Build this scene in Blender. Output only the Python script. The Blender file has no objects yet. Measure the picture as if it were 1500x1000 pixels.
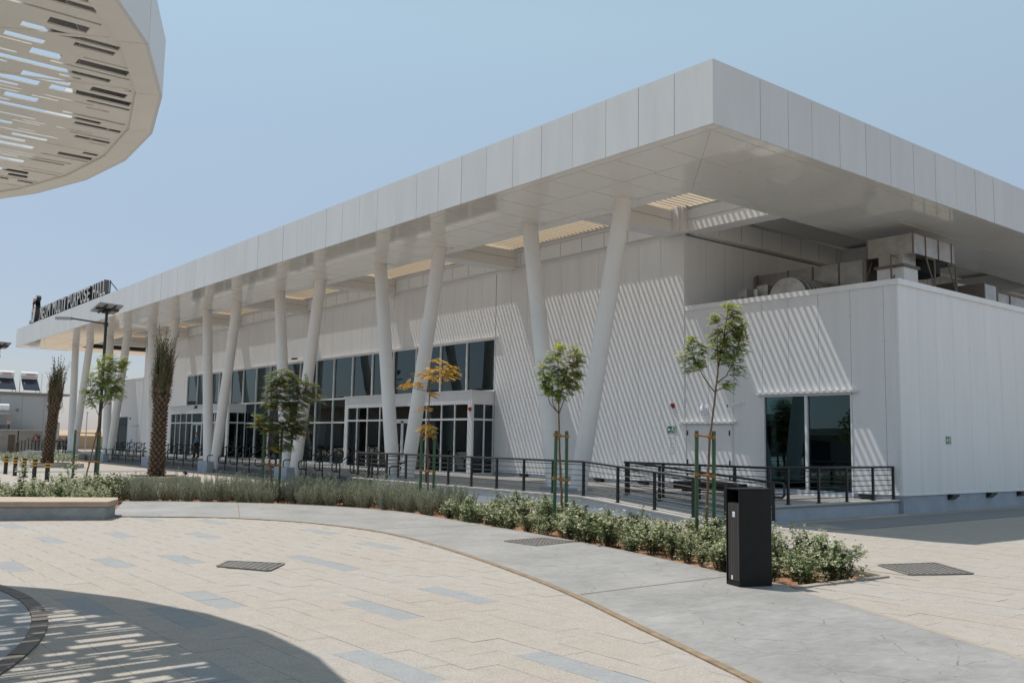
import bpy, bmesh, math, random
from math import sin, cos, pi, radians as RAD
from mathutils import Vector as V, Matrix, noise
random.seed(7)
scn = bpy.context.scene
C = scn.collection

# ------------------------------------------------------------------ camera
cd = bpy.data.cameras.new('camera'); cam = bpy.data.objects.new('camera', cd); C.objects.link(cam)
cd.sensor_width = 36.0; cd.lens = 1354.5 / 1500 * 36; cd.clip_start = 0.1; cd.clip_end = 5000
R_ = V((0.7793, -0.6264, 0.0175)); F_ = V((0.6230, 0.7746, 0.1073)); F_.normalize()
R_ = (R_ - F_ * R_.dot(F_)).normalized(); U_ = R_.cross(F_)
cam.matrix_world = Matrix(((R_.x, U_.x, -F_.x, 0), (R_.y, U_.y, -F_.y, 0), (R_.z, U_.z, -F_.z, 1.75), (0, 0, 0, 1)))
scn.camera = cam
# ------------------------------------------------------------------ sky, sun, exposure
SUN = V((-0.155, 0.455, 1.0)).normalized()          # towards the sun
w = bpy.data.worlds.new('World'); scn.world = w; w.use_nodes = True
nt = w.node_tree; bgn = nt.nodes['Background']
sky = nt.nodes.new('ShaderNodeTexSky'); sky.sky_type = 'NISHITA'; sky.sun_disc = False
sky.sun_elevation = math.asin(SUN.z); sky.sun_rotation = math.atan2(SUN.x, SUN.y)
sky.air_density = 1.0; sky.dust_density = 0.6; sky.ozone_density = 1.2; sky.altitude = 0
hz = nt.nodes.new('ShaderNodeMix'); hz.data_type = 'RGBA'; hz.blend_type = 'ADD'; hz.inputs[0].default_value = 1.0
tc = nt.nodes.new('ShaderNodeTexCoord'); sx = nt.nodes.new('ShaderNodeSeparateXYZ'); rp_ = nt.nodes.new('ShaderNodeValToRGB')
e0, e1 = rp_.color_ramp.elements; e0.position = 0.0; e0.color = (0.185, 0.175, 0.235, 1); e1.position = 0.42; e1.color = (0.30, 0.395, 0.43, 1)   # milky desert haze, the same all round
sc_ = nt.nodes.new('ShaderNodeVectorMath'); sc_.operation = 'SCALE'; sc_.inputs[3].default_value = 20.0
nt.links.new(tc.outputs['Generated'], sx.inputs[0]); nt.links.new(sx.outputs[2], rp_.inputs[0]); nt.links.new(rp_.outputs[0], sc_.inputs[0]); nt.links.new(sc_.outputs[0], hz.inputs[7])
nt.links.new(sky.outputs[0], hz.inputs[6]); nt.links.new(hz.outputs[2], bgn.inputs[0]); bgn.inputs[1].default_value = 0.05
sd = bpy.data.lights.new('sun', 'SUN'); so = bpy.data.objects.new('sun', sd); C.objects.link(so)
sd.energy = 4.3; sd.angle = RAD(0.53); sd.color = (1.0, 0.95, 0.87)
so.rotation_euler = (-SUN).to_track_quat('-Z', 'Y').to_euler()
vs = scn.view_settings; vs.view_transform = 'Standard'; vs.look = 'None'; vs.gamma = 1.0; vs.use_curve_mapping = False
vs.exposure = 0.06
scn.cycles.max_bounces = 8; scn.cycles.transparent_max_bounces = 12

# ------------------------------------------------------------------ materials
def mat(name, col, rough=0.6, metal=0.0, spec=0.5, var=0.0, vscale=2.0, bump=0.0, bscale=30.0, objvar=0.0, coat=0.0, detail=4.0, col2=None, stretch=None):
    m = bpy.data.materials.new(name); m.use_nodes = True
    n = m.node_tree.nodes; l = m.node_tree.links; b = n['Principled BSDF']
    b.inputs['Roughness'].default_value = rough; b.inputs['Metallic'].default_value = metal
    b.inputs['Specular IOR Level'].default_value = spec
    if coat: b.inputs['Coat Weight'].default_value = coat; b.inputs['Coat Roughness'].default_value = 0.05
    c = (*col, 1)
    b.inputs['Base Color'].default_value = c
    last = None
    if var or bump or col2:
        g = n.new('ShaderNodeNewGeometry'); src = g.outputs['Position']
        if stretch:
            mp = n.new('ShaderNodeMapping'); mp.inputs['Scale'].default_value = stretch
            l.new(src, mp.inputs[0]); src = mp.outputs[0]
    if var or col2:
        t = n.new('ShaderNodeTexNoise'); t.inputs['Scale'].default_value = vscale; t.inputs['Detail'].default_value = detail
        t.inputs['Roughness'].default_value = 0.65
        l.new(src, t.inputs['Vector'])
        r = n.new('ShaderNodeValToRGB'); r.color_ramp.elements[0].position = 0.32; r.color_ramp.elements[1].position = 0.68
        c2 = col2 or tuple(x * (1 - var) for x in col)
        r.color_ramp.elements[0].color = (*c2, 1)
        r.color_ramp.elements[1].color = (*(tuple(min(1, x * (1 + var * 0.5)) for x in col)), 1)
        l.new(t.outputs['Fac'], r.inputs[0]); last = r.outputs[0]
    if objvar:
        oi = n.new('ShaderNodeObjectInfo'); hs = n.new('ShaderNodeHueSaturation')
        mr = n.new('ShaderNodeMapRange'); mr.inputs[3].default_value = 1 - objvar; mr.inputs[4].default_value = 1 + objvar
        l.new(oi.outputs['Random'], mr.inputs[0]); l.new(mr.outputs[0], hs.inputs['Value'])
        if last: l.new(last, hs.inputs['Color'])
        else: hs.inputs['Color'].default_value = c
        last = hs.outputs[0]
    if last: l.new(last, b.inputs['Base Color'])
    if bump:
        t2 = n.new('ShaderNodeTexNoise'); t2.inputs['Scale'].default_value = bscale; t2.inputs['Detail'].default_value = 5
        l.new(src, t2.inputs['Vector'])
        bp = n.new('ShaderNodeBump'); bp.inputs['Strength'].default_value = bump; bp.inputs['Distance'].default_value = 0.02
        l.new(t2.outputs['Fac'], bp.inputs['Height']); l.new(bp.outputs[0], b.inputs['Normal'])
    return m

M = {}
M['wall'] = mat('white wall panel', (0.75, 0.75, 0.76), 0.5, var=0.045, vscale=1.3, objvar=0.018, bump=0.06, bscale=1.2, stretch=(2.2, 2.2, 0.22))
M['wallback'] = mat('wall joint', (0.55, 0.54, 0.53), 0.8)
M['fascia'] = mat('white fascia panel', (0.61, 0.61, 0.615), 0.38, var=0.055, vscale=1.2, objvar=0.02, bump=0.04, bscale=0.8, stretch=(1.6, 1.6, 0.3))
M['soffit'] = mat('glossy soffit panel', (0.78, 0.765, 0.73), 0.06, spec=1.0, bump=0.035, bscale=1.1, objvar=0.012)
M['beam'] = mat('white beam cladding', (0.75, 0.75, 0.745), 0.5, var=0.04, vscale=1.0)
M['joint'] = mat('tan joint sealant', (0.26, 0.19, 0.12), 0.8)
M['column'] = mat('white column paint', (0.75, 0.735, 0.715), 0.5, var=0.05, vscale=0.8, bump=0.05, bscale=3)
M['slat'] = mat('beige slat', (0.66, 0.52, 0.36), 0.5)
M['roof'] = mat('roof sheet', (0.6, 0.6, 0.6), 0.5)
M['frame'] = mat('white window frame', (0.72, 0.72, 0.72), 0.4)
M['black'] = mat('black painted metal', (0.009, 0.011, 0.0125), 0.38, bump=0.03, bscale=60)
M['plinth'] = mat('blue grey plinth paint', (0.36, 0.40, 0.46), 0.75, var=0.14, vscale=1.6, bump=0.15, bscale=25)
M['coping'] = mat('pale coping stone', (0.46, 0.44, 0.41), 0.7, var=0.1, vscale=3)
M['floor'] = mat('platform floor tile', (0.33, 0.315, 0.30), 0.6, var=0.12, vscale=2)
M['step'] = mat('grey step stone', (0.135, 0.13, 0.125), 0.7, var=0.12, vscale=3)
M['galv'] = mat('galvanised duct metal', (0.40, 0.385, 0.365), 0.33, metal=0.8, var=0.22, vscale=2.2, bump=0.12, bscale=2.0, objvar=0.05)
M['rust'] = mat('dull steel flange', (0.17, 0.14, 0.115), 0.7)
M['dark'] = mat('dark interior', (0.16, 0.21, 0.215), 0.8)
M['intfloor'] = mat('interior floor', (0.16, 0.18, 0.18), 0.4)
M['canopy'] = mat('canopy perforated panel', (0.86, 0.82, 0.75), 0.45, var=0.05, vscale=1.5, objvar=0.01)
M['canopyw'] = mat('canopy white panel', (0.72, 0.71, 0.72), 0.4, objvar=0.015)
M['bench_top'] = mat('sandstone bench slab', (0.40, 0.31, 0.235), 0.75, var=0.12, vscale=4, bump=0.1, bscale=80)
M['bench_base'] = mat('grey concrete bench base', (0.31, 0.33, 0.33), 0.8, col2=(0.22, 0.235, 0.24), vscale=5, bump=0.3, bscale=6)
M['kerb'] = mat('cream planter kerb', (0.46, 0.41, 0.35), 0.75, var=0.1, vscale=4)
M['ringstone'] = mat('brown grey edging stone', (0.13, 0.105, 0.085), 0.7, var=0.25, vscale=9, objvar=0.12, bump=0.1, bscale=60)
M['soil'] = mat('red brown soil', (0.27, 0.14, 0.075), 0.95, var=0.4, vscale=9, bump=0.9, bscale=22)
M['circle'] = mat('grey smooth circle paving', (0.25, 0.25, 0.252), 0.6, col2=(0.17, 0.17, 0.172), vscale=1.6, detail=8, bump=0.1, bscale=12)
M['sand'] = mat('desert sand', (0.42, 0.31, 0.21), 0.95, var=0.2, vscale=0.02, bump=0.2, bscale=0.3)
M['bark'] = mat('brown bark', (0.19, 0.12, 0.075), 0.9, var=0.3, vscale=30, bump=0.4, bscale=60)
M['palmbark'] = mat('palm bark', (0.085, 0.055, 0.035), 0.95, var=0.5, vscale=14, bump=0.5, bscale=40)
M['palmscale'] = mat('cut palm leaf base', (0.215, 0.155, 0.105), 0.9, col2=(0.09, 0.06, 0.04), vscale=16, bump=0.5, bscale=50)
M['stake'] = mat('green stake', (0.05, 0.12, 0.055), 0.6, var=0.2, vscale=12)
M['rope'] = mat('coir rope', (0.38, 0.18, 0.06), 0.95, var=0.3, vscale=50)
M['yellow'] = mat('yellow band', (0.75, 0.38, 0.01), 0.5)
M['rubber'] = mat('black bollard', (0.02, 0.02, 0.021), 0.5)
M['red'] = mat('red plastic', (0.36, 0.02, 0.02), 0.4)
M['green'] = mat('exit sign green', (0.0, 0.17, 0.075), 0.4)
M['white'] = mat('plain white', (0.78, 0.78, 0.78), 0.4)
M['print'] = mat('grey print', (0.22, 0.22, 0.23), 0.6)
M['lampwhite'] = mat('opal lamp', (0.72, 0.72, 0.80), 0.25)
M['bin'] = mat('charcoal bin metal', (0.0065, 0.0072, 0.0075), 0.5, spec=0.28, var=0.35, vscale=5, bump=0.02, bscale=50)
M['binslat'] = mat('dark brown bin slat', (0.042, 0.036, 0.032), 0.55, var=0.3, vscale=18, objvar=0.2, stretch=(1, 1, 0.15))
M['bininner'] = mat('bin liner', (0.008, 0.008, 0.008), 0.8)
M['panelcell'] = mat('solar panel back', (0.30, 0.31, 0.33), 0.35)
M['pvcell'] = mat('solar cells', (0.01, 0.014, 0.03), 0.15)
M['greypole'] = mat('dark grey pole', (0.018, 0.023, 0.026), 0.4)
M['lampgrey'] = mat('lamp head grey', (0.35, 0.35, 0.35), 0.5)
M['grate'] = mat('cast grate', (0.24, 0.22, 0.20), 0.6, metal=0.2, var=0.3, vscale=20)
M['gratehole'] = mat('grate well', (0.07, 0.065, 0.06), 0.9)
M['letter'] = mat('sign letter face', (0.50, 0.49, 0.47), 0.4)
M['letterside'] = mat('sign letter side', (0.02, 0.02, 0.022), 0.5)
M['coral'] = mat('coral enamel', (0.62, 0.34, 0.30), 0.4)
M['skyblue'] = mat('pale blue enamel', (0.36, 0.42, 0.52), 0.4)
M['cabin'] = mat('taupe cabin wall', (0.30, 0.27, 0.24), 0.8, var=0.08, vscale=2)
M['bgwall'] = mat('grey white shed wall', (0.40, 0.40, 0.41), 0.7, objvar=0.02)
M['brown'] = mat('brown door', (0.10, 0.07, 0.05), 0.6)
M['skin'] = mat('skin', (0.20, 0.11, 0.07), 0.6)
M['shirt'] = mat('blue shirt', (0.10, 0.25, 0.42), 0.8)
M['navy'] = mat('dark trousers', (0.012, 0.014, 0.02), 0.8)
M['orange'] = mat('orange vest', (0.75, 0.13, 0.03), 0.7)
M['overall'] = mat('dark work clothes', (0.03, 0.04, 0.06), 0.8)
M['greytrouser'] = mat('grey trousers', (0.16, 0.17, 0.18), 0.8)
M['hatyellow'] = mat('yellow helmet', (0.7, 0.45, 0.03), 0.35)
M['hair'] = mat('dark hair', (0.01, 0.009, 0.008), 0.6)
M['grout'] = mat('joint sand', (0.16, 0.13, 0.10), 0.95)
M['brownjoint'] = mat('brown joint filler', (0.25, 0.185, 0.12), 0.9, var=0.3, vscale=8)
M['edging'] = mat('concrete edging', (0.31, 0.27, 0.23), 0.85, var=0.15, vscale=5)

def leafmat(name, col, trans=0.35, var=0.25):
    m = bpy.data.materials.new(name); m.use_nodes = True
    n = m.node_tree.nodes; l = m.node_tree.links; n.clear()
    o = n.new('ShaderNodeOutputMaterial'); mx = n.new('ShaderNodeMixShader'); d = n.new('ShaderNodeBsdfPrincipled'); t = n.new('ShaderNodeBsdfTranslucent')
    at = n.new('ShaderNodeAttribute'); at.attribute_name = 'tint'
    hs = n.new('ShaderNodeHueSaturation'); hs.inputs['Color'].default_value = (*col, 1)
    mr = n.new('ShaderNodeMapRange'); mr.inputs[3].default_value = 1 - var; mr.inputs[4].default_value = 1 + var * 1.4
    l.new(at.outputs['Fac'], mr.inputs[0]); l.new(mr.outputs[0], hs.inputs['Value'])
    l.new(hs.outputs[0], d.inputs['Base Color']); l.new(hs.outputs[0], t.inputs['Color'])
    d.inputs['Roughness'].default_value = 0.5; d.inputs['Specular IOR Level'].default_value = 0.35
    mx.inputs[0].default_value = trans
    l.new(d.outputs[0], mx.inputs[1]); l.new(t.outputs[0], mx.inputs[2]); l.new(mx.outputs[0], o.inputs[0])
    return m
M['leaf'] = leafmat('green leaflet', (0.225, 0.285, 0.09), 0.45)
M['leafyoung'] = leafmat('young yellow green leaflet', (0.40, 0.41, 0.11), 0.45)
M['leafdark'] = leafmat('dark green leaflet', (0.15, 0.18, 0.055), 0.45)
M['leaforange'] = leafmat('orange leaflet', (0.60, 0.36, 0.05))
M['leafgrey'] = leafmat('grey green leaf', (0.31, 0.33, 0.23), 0.25, 0.3)
M['leafshrub'] = leafmat('shrub leaf', (0.10, 0.14, 0.05), 0.3, 0.55)
M['bract'] = leafmat('cream bract', (0.56, 0.56, 0.36), 0.3, 0.15)
M['frond'] = leafmat('palm frond green', (0.085, 0.11, 0.045), 0.2, 0.3)
M['frondtan'] = leafmat('dry palm frond', (0.205, 0.15, 0.095), 0.15, 0.35)
M['stem'] = mat('woody stem', (0.15, 0.105, 0.07), 0.9)

def glassmat():
    m = bpy.data.materials.new('tinted glass'); m.use_nodes = True
    n = m.node_tree.nodes; l = m.node_tree.links; n.clear()
    o = n.new('ShaderNodeOutputMaterial'); mx = n.new('ShaderNodeMixShader'); t = n.new('ShaderNodeBsdfTransparent'); g = n.new('ShaderNodeBsdfGlossy')
    t.inputs[0].default_value = (0.19, 0.42, 0.45, 1); g.inputs['Roughness'].default_value = 0.012; g.inputs['Color'].default_value = (0.74, 0.92, 1.0, 1)
    f = n.new('ShaderNodeFresnel'); f.inputs[0].default_value = 1.7
    gp = n.new('ShaderNodeNewGeometry'); nz = n.new('ShaderNodeTexNoise'); nz.inputs['Scale'].default_value = 0.9; nz.inputs['Detail'].default_value = 1; l.new(gp.outputs['Position'], nz.inputs['Vector'])
    bp = n.new('ShaderNodeBump'); bp.inputs['Strength'].default_value = 0.12; bp.inputs['Distance'].default_value = 0.02; l.new(nz.outputs['Fac'], bp.inputs['Height']); l.new(bp.outputs[0], g.inputs['Normal'])
    l.new(f.outputs[0], mx.inputs[0]); l.new(t.outputs[0], mx.inputs[1]); l.new(g.outputs[0], mx.inputs[2]); l.new(mx.outputs[0], o.inputs[0])
    return m
M['glass'] = glassmat()

PX0, PW, PL = 0.16, 0.30, 0.60                       # paver grid: rows along Y
def pavermat(name, c1, c2, joints, sp=0.17):
    """granite paving; every slab gets its own tone from its grid cell, grains by noise"""
    m = bpy.data.materials.new(name); m.use_nodes = True
    n = m.node_tree.nodes; l = m.node_tree.links; b = n['Principled BSDF']
    def math_(op, a, bb=None):
        k = n.new('ShaderNodeMath'); k.operation = op
        for i, x in enumerate((a, bb)):
            if x is None: continue
            if isinstance(x, (int, float)): k.inputs[i].default_value = x
            else: l.new(x, k.inputs[i])
        return k.outputs[0]
    g = n.new('ShaderNodeNewGeometry'); s = n.new('ShaderNodeSeparateXYZ'); l.new(g.outputs['Position'], s.inputs[0])
    xr = math_('DIVIDE', math_('SUBTRACT', s.outputs[0], PX0), PW); row = math_('FLOOR', xr)
    off = math_('MULTIPLY', math_('FRACT', math_('MULTIPLY', row, 0.37)), PL)
    yr = math_('DIVIDE', math_('ADD', s.outputs[1], off), PL); colm = math_('FLOOR', yr)
    cb = n.new('ShaderNodeCombineXYZ'); l.new(row, cb.inputs[0]); l.new(colm, cb.inputs[1])
    wn = n.new('ShaderNodeTexWhiteNoise'); wn.noise_dimensions = '2D'; l.new(cb.outputs[0], wn.inputs['Vector'])
    ns = n.new('ShaderNodeTexNoise'); ns.inputs['Scale'].default_value = 95; ns.inputs['Detail'].default_value = 4; l.new(g.outputs['Position'], ns.inputs['Vector'])
    nl = n.new('ShaderNodeTexNoise'); nl.inputs['Scale'].default_value = 0.45; nl.inputs['Detail'].default_value = 6; l.new(g.outputs['Position'], nl.inputs['Vector'])
    nm = n.new('ShaderNodeTexNoise'); nm.inputs['Scale'].default_value = 5; nm.inputs['Detail'].default_value = 5; l.new(g.outputs['Position'], nm.inputs['Vector'])
    mx = n.new('ShaderNodeMix'); mx.data_type = 'RGBA'; mx.inputs[6].default_value = (*c1, 1); mx.inputs[7].default_value = (*c2, 1)
    l.new(math_('ADD', math_('MULTIPLY', wn.outputs['Value'], 0.38), math_('MULTIPLY', math_('SUBTRACT', nl.outputs['Fac'], 0.3), 1.0)), mx.inputs[0])
    hs = n.new('ShaderNodeHueSaturation'); l.new(mx.outputs[2], hs.inputs['Color'])
    val = math_('ADD', math_('ADD', math_('MULTIPLY', math_('SUBTRACT', ns.outputs['Fac'], 0.5), sp * 7), 0.86), math_('MULTIPLY', nm.outputs['Fac'], 0.26))
    l.new(val, hs.inputs['Value'])
    outc = hs.outputs[0]
    if joints:
        fx = math_('ABSOLUTE', math_('SUBTRACT', math_('FRACT', xr), 0.5)); fy = math_('ABSOLUTE', math_('SUBTRACT', math_('FRACT', yr), 0.5))
        j = math_('MAXIMUM', math_('GREATER_THAN', fx, 0.485), math_('GREATER_THAN', fy, 0.4925))
        m2 = n.new('ShaderNodeMix'); m2.data_type = 'RGBA'; l.new(math_('MULTIPLY', j, 0.30), m2.inputs[0]); l.new(outc, m2.inputs[6]); m2.inputs[7].default_value = (0.17, 0.13, 0.1, 1)
        outc = m2.outputs[2]
    l.new(outc, b.inputs['Base Color']); b.inputs['Roughness'].default_value = 0.8; b.inputs['Specular IOR Level'].default_value = 0.3
    bp = n.new('ShaderNodeBump'); bp.inputs['Strength'].default_value = 0.25; bp.inputs['Distance'].default_value = 0.004
    l.new(ns.outputs['Fac'], bp.inputs['Height']); l.new(bp.outputs[0], b.inputs['Normal'])
    return m
BE1, BE2 = (0.345, 0.30, 0.258), (0.355, 0.333, 0.307)
M['paver'] = pavermat('beige granite paver', BE1, BE2, False)
M['paverfar'] = pavermat('beige granite paving', BE1, BE2, True)
M['pavergrey'] = pavermat('grey granite paver', (0.262, 0.268, 0.272), (0.29, 0.293, 0.295), False, 0.13)
M['pavergreyfar'] = pavermat('grey granite paving band', (0.20, 0.20, 0.205), (0.23, 0.232, 0.235), True, 0.08)

def pathmat():
    m = bpy.data.materials.new('stamped concrete'); m.use_nodes = True
    n = m.node_tree.nodes; l = m.node_tree.links; b = n['Principled BSDF']
    g = n.new('ShaderNodeNewGeometry')
    a = n.new('ShaderNodeTexNoise'); a.inputs['Scale'].default_value = 0.8; a.inputs['Detail'].default_value = 8; a.inputs['Roughness'].default_value = 0.6; l.new(g.outputs['Position'], a.inputs['Vector'])
    mp = n.new('ShaderNodeMapping'); mp.inputs['Scale'].default_value = (0.8, 1.6, 1); mp.inputs['Rotation'].default_value = (0, 0, 0.6); l.new(g.outputs['Position'], mp.inputs[0])
    a2 = n.new('ShaderNodeTexNoise'); a2.inputs['Scale'].default_value = 4.2; a2.inputs['Detail'].default_value = 12; a2.inputs['Roughness'].default_value = 0.72; a2.inputs['Distortion'].default_value = 0.7; l.new(mp.outputs[0], a2.inputs['Vector'])
    r = n.new('ShaderNodeValToRGB'); r.color_ramp.elements[0].position = 0.33; r.color_ramp.elements[1].position = 0.66
    r.color_ramp.elements[0].color = (0.19, 0.182, 0.176, 1); r.color_ramp.elements[1].color = (0.36, 0.347, 0.336, 1)
    ad = n.new('ShaderNodeMath'); ad.operation = 'ADD'; mu = n.new('ShaderNodeMath'); mu.operation = 'MULTIPLY'; mu.inputs[1].default_value = 0.5
    mu2 = n.new('ShaderNodeMath'); mu2.operation = 'MULTIPLY'; mu2.inputs[1].default_value = 0.5
    l.new(a.outputs['Fac'], mu.inputs[0]); l.new(a2.outputs['Fac'], mu2.inputs[0]); l.new(mu.outputs[0], ad.inputs[0]); l.new(mu2.outputs[0], ad.inputs[1]); l.new(ad.outputs[0], r.inputs[0])
    vn = n.new('ShaderNodeTexVoronoi'); vn.feature = 'DISTANCE_TO_EDGE'; vn.inputs['Scale'].default_value = 1.5
    wv = n.new('ShaderNodeTexNoise'); wv.inputs['Scale'].default_value = 3.0; wv.inputs['Detail'].default_value = 6; l.new(g.outputs['Position'], wv.inputs['Vector'])
    mxv = n.new('ShaderNodeMix'); mxv.data_type = 'RGBA'; mxv.inputs[0].default_value = 0.12; l.new(g.outputs['Position'], mxv.inputs[6]); l.new(wv.outputs['Color'], mxv.inputs[7]); l.new(mxv.outputs[2], vn.inputs['Vector'])
    lt = n.new('ShaderNodeMath'); lt.operation = 'LESS_THAN'; lt.inputs[1].default_value = 0.009; l.new(vn.outputs['Distance'], lt.inputs[0])
    gt = n.new('ShaderNodeMath'); gt.operation = 'GREATER_THAN'; gt.inputs[1].default_value = 0.52; l.new(a2.outputs['Fac'], gt.inputs[0])
    cr = n.new('ShaderNodeMath'); cr.operation = 'MULTIPLY'; l.new(lt.outputs[0], cr.inputs[0]); l.new(gt.outputs[0], cr.inputs[1])
    cr2 = n.new('ShaderNodeMath'); cr2.operation = 'MULTIPLY'; cr2.inputs[1].default_value = 0.6; l.new(cr.outputs[0], cr2.inputs[0])
    m2 = n.new('ShaderNodeMix'); m2.data_type = 'RGBA'; l.new(cr2.outputs[0], m2.inputs[0]); l.new(r.outputs[0], m2.inputs[6]); m2.inputs[7].default_value = (0.10, 0.085, 0.07, 1)
    l.new(m2.outputs[2], b.inputs['Base Color']); b.inputs['Roughness'].default_value = 0.55; b.inputs['Specular IOR Level'].default_value = 0.4
    bp = n.new('ShaderNodeBump'); bp.inputs['Strength'].default_value = 0.35; bp.inputs['Distance'].default_value = 0.02; l.new(a2.outputs['Fac'], bp.inputs['Height']); l.new(bp.outputs[0], b.inputs['Normal'])
    return m
M['path'] = pathmat()

# ------------------------------------------------------------------ mesh helpers
def wloc(o):
    p = V((0, 0, 0))
    while o is not None:
        p += o.location; o = o.parent
    return p
class MB:
    def __init__(s): s.v = []; s.f = []; s.m = []; s.k = 0; s.t = []; s.c = []
    def add(s, vs, fs):
        b = len(s.v); s.c.append((b, len(s.f))); s.v += [tuple(x) for x in vs]
        for f in fs: s.f.append(tuple(b + i for i in f)); s.m.append(s.k)
    def box(s, x0, x1, y0, y1, z0, z1):
        s.add([(x0, y0, z0), (x1, y0, z0), (x1, y1, z0), (x0, y1, z0), (x0, y0, z1), (x1, y0, z1), (x1, y1, z1), (x0, y1, z1)],
              [(0, 3, 2, 1), (4, 5, 6, 7), (0, 1, 5, 4), (1, 2, 6, 5), (2, 3, 7, 6), (3, 0, 4, 7)]); return s
    def obox(s, c, a, b, d):                         # centre and three half axes
        c, a, b, d = V(c), V(a), V(b), V(d)
        s.add([c - a - b - d, c + a - b - d, c + a + b - d, c - a + b - d, c - a - b + d, c + a - b + d, c + a + b + d, c - a + b + d],
              [(0, 3, 2, 1), (4, 5, 6, 7), (0, 1, 5, 4), (1, 2, 6, 5), (2, 3, 7, 6), (3, 0, 4, 7)]); return s
    def prism(s, pts, z0, z1, cap=True):
        n = len(pts); f0 = (lambda p: z0(p[1])) if callable(z0) else (lambda p: z0); f1 = (lambda p: z1(p[1])) if callable(z1) else (lambda p: z1)
        vs = [(p[0], p[1], f0(p)) for p in pts] + [(p[0], p[1], f1(p)) for p in pts]
        fs = [(i, (i + 1) % n, n + (i + 1) % n, n + i) for i in range(n)]
        if cap: fs += [tuple(range(n - 1, -1, -1)), tuple(range(n, 2 * n))]
        s.add(vs, fs); return s
    def tube(s, pts, r, n=8, cap=True):
        pts = [V(p) for p in pts]; rs = r if isinstance(r, (list, tuple)) else [r] * len(pts)
        rings = []; up0 = None
        for i, p in enumerate(pts):
            if i == 0: d = pts[1] - p
            elif i == len(pts) - 1: d = p - pts[-2]
            else: d = (pts[i + 1] - p).normalized() + (p - pts[i - 1]).normalized()
            d.normalize()
            if up0 is None:
                up0 = V((0, 0, 1)) if abs(d.z) < 0.9 else V((1, 0, 0))
            a = (up0 - d * up0.dot(d)).normalized(); up0 = a; b = d.cross(a)
            rings.append([p + (a * cos(2 * pi * k / n) + b * sin(2 * pi * k / n)) * rs[i] for k in range(n)])
        vs = [q for r_ in rings for q in r_]; fs = []
        for i in range(len(pts) - 1):
            for k in range(n):
                fs.append((i * n + k, i * n + (k + 1) % n, (i + 1) * n + (k + 1) % n, (i + 1) * n + k))
        if cap: fs += [tuple(range(n - 1, -1, -1)), tuple(range((len(pts) - 1) * n, len(pts) * n))]
        s.add(vs, fs); return s
    def quad(s, a, b, c, d): s.add([a, b, c, d], [(0, 1, 2, 3)]); return s
    def build(s, name, mats, parent=None, smooth=False, org=None):
        o_ = wloc(parent) if parent is not None else V(org or (0, 0, 0))
        if parent is not None and org is not None: o_ = V(org)
        me = bpy.data.meshes.new(name); me.from_pydata([(x[0] - o_.x, x[1] - o_.y, x[2] - o_.z) for x in s.v], [], s.f)
        for m in (mats if isinstance(mats, (list, tuple)) else [mats]): me.materials.append(m)
        if any(s.m): me.polygons.foreach_set('material_index', s.m)
        if smooth: me.polygons.foreach_set('use_smooth', [True] * len(s.f))
        if s.t:
            at = me.attributes.new('tint', 'FLOAT', 'POINT'); at.data.foreach_set('value', s.t + [0.5] * (len(s.v) - len(s.t)))
        me.update()
        o = bpy.data.objects.new(name, me); C.objects.link(o)
        if parent is not None:
            o.parent = parent; o.location = o_ - wloc(parent)
        else: o.location = o_
        return o
def each(b, name, m, parent=None):                    # every added shape as an object of its own
    ends = b.c[1:] + [(len(b.v), len(b.f))]; out = []
    for (v0, f0), (v1, f1) in zip(b.c, ends):
        q = MB(); q.v = b.v[v0:v1]; q.f = [tuple(i - v0 for i in f) for f in b.f[f0:f1]]; q.m = [0] * len(q.f)
        xs_ = [sum(p[k] for p in q.v) / len(q.v) for k in range(3)]
        out.append(q.build(name, m, parent, org=xs_))
    return out
def tag(o, label=None, cat=None, group=None, kind=None):
    if label: o['label'] = label
    if cat: o['category'] = cat
    if group: o['group'] = group
    if kind: o['kind'] = kind
    return o
def thing(name, label, cat, loc=(0, 0, 0), group=None):
    o = bpy.data.objects.new(name, None); o.empty_display_size = 0.2; C.objects.link(o); o.location = loc
    return tag(o, label, cat, group)
def dup(o, parent, loc):
    c = o.copy(); C.objects.link(c); c.parent = parent; c.location = loc; return c
def copytree(root, loc, rz=0.0, label=None, scale=1.0):
    r = root.copy(); C.objects.link(r); r.location = loc; r.rotation_euler = (0, 0, rz); r.scale = (scale,) * 3
    if label: r['label'] = label
    for ch in list(root.children):
        c = ch.copy(); C.objects.link(c); c.parent = r
        for g in list(ch.children):
            d = g.copy(); C.objects.link(d); d.parent = c
    return r
def stuffpart(o): o['kind'] = 'stuff'; return o
def structure(o): o['kind'] = 'structure'; return o
def smoothby(o, ang=40):
    me = o.data; me.polygons.foreach_set('use_smooth', [True] * len(me.polygons))
    bm = bmesh.new(); bm.from_mesh(me); a = RAD(ang)
    for e in bm.edges:
        if len(e.link_faces) != 2 or e.calc_face_angle(0) > a: e.smooth = False
    bm.to_mesh(me); bm.free()
def bevel(o, w=0.01, seg=2):
    bm = bmesh.new(); bm.from_mesh(o.data); bmesh.ops.remove_doubles(bm, verts=bm.verts, dist=1e-5)
    bmesh.ops.bevel(bm, geom=[e for e in bm.edges if e.calc_face_angle(0) > 0.5], offset=w, segments=seg, affect='EDGES', profile=0.5)
    bm.to_mesh(o.data); bm.free(); return o

def gz(y):                                           # the plaza falls a little away from the camera
    return 0.0 if y < 12 else (-0.15 * (y - 12) / 24 if y < 36 else -0.15)

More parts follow.
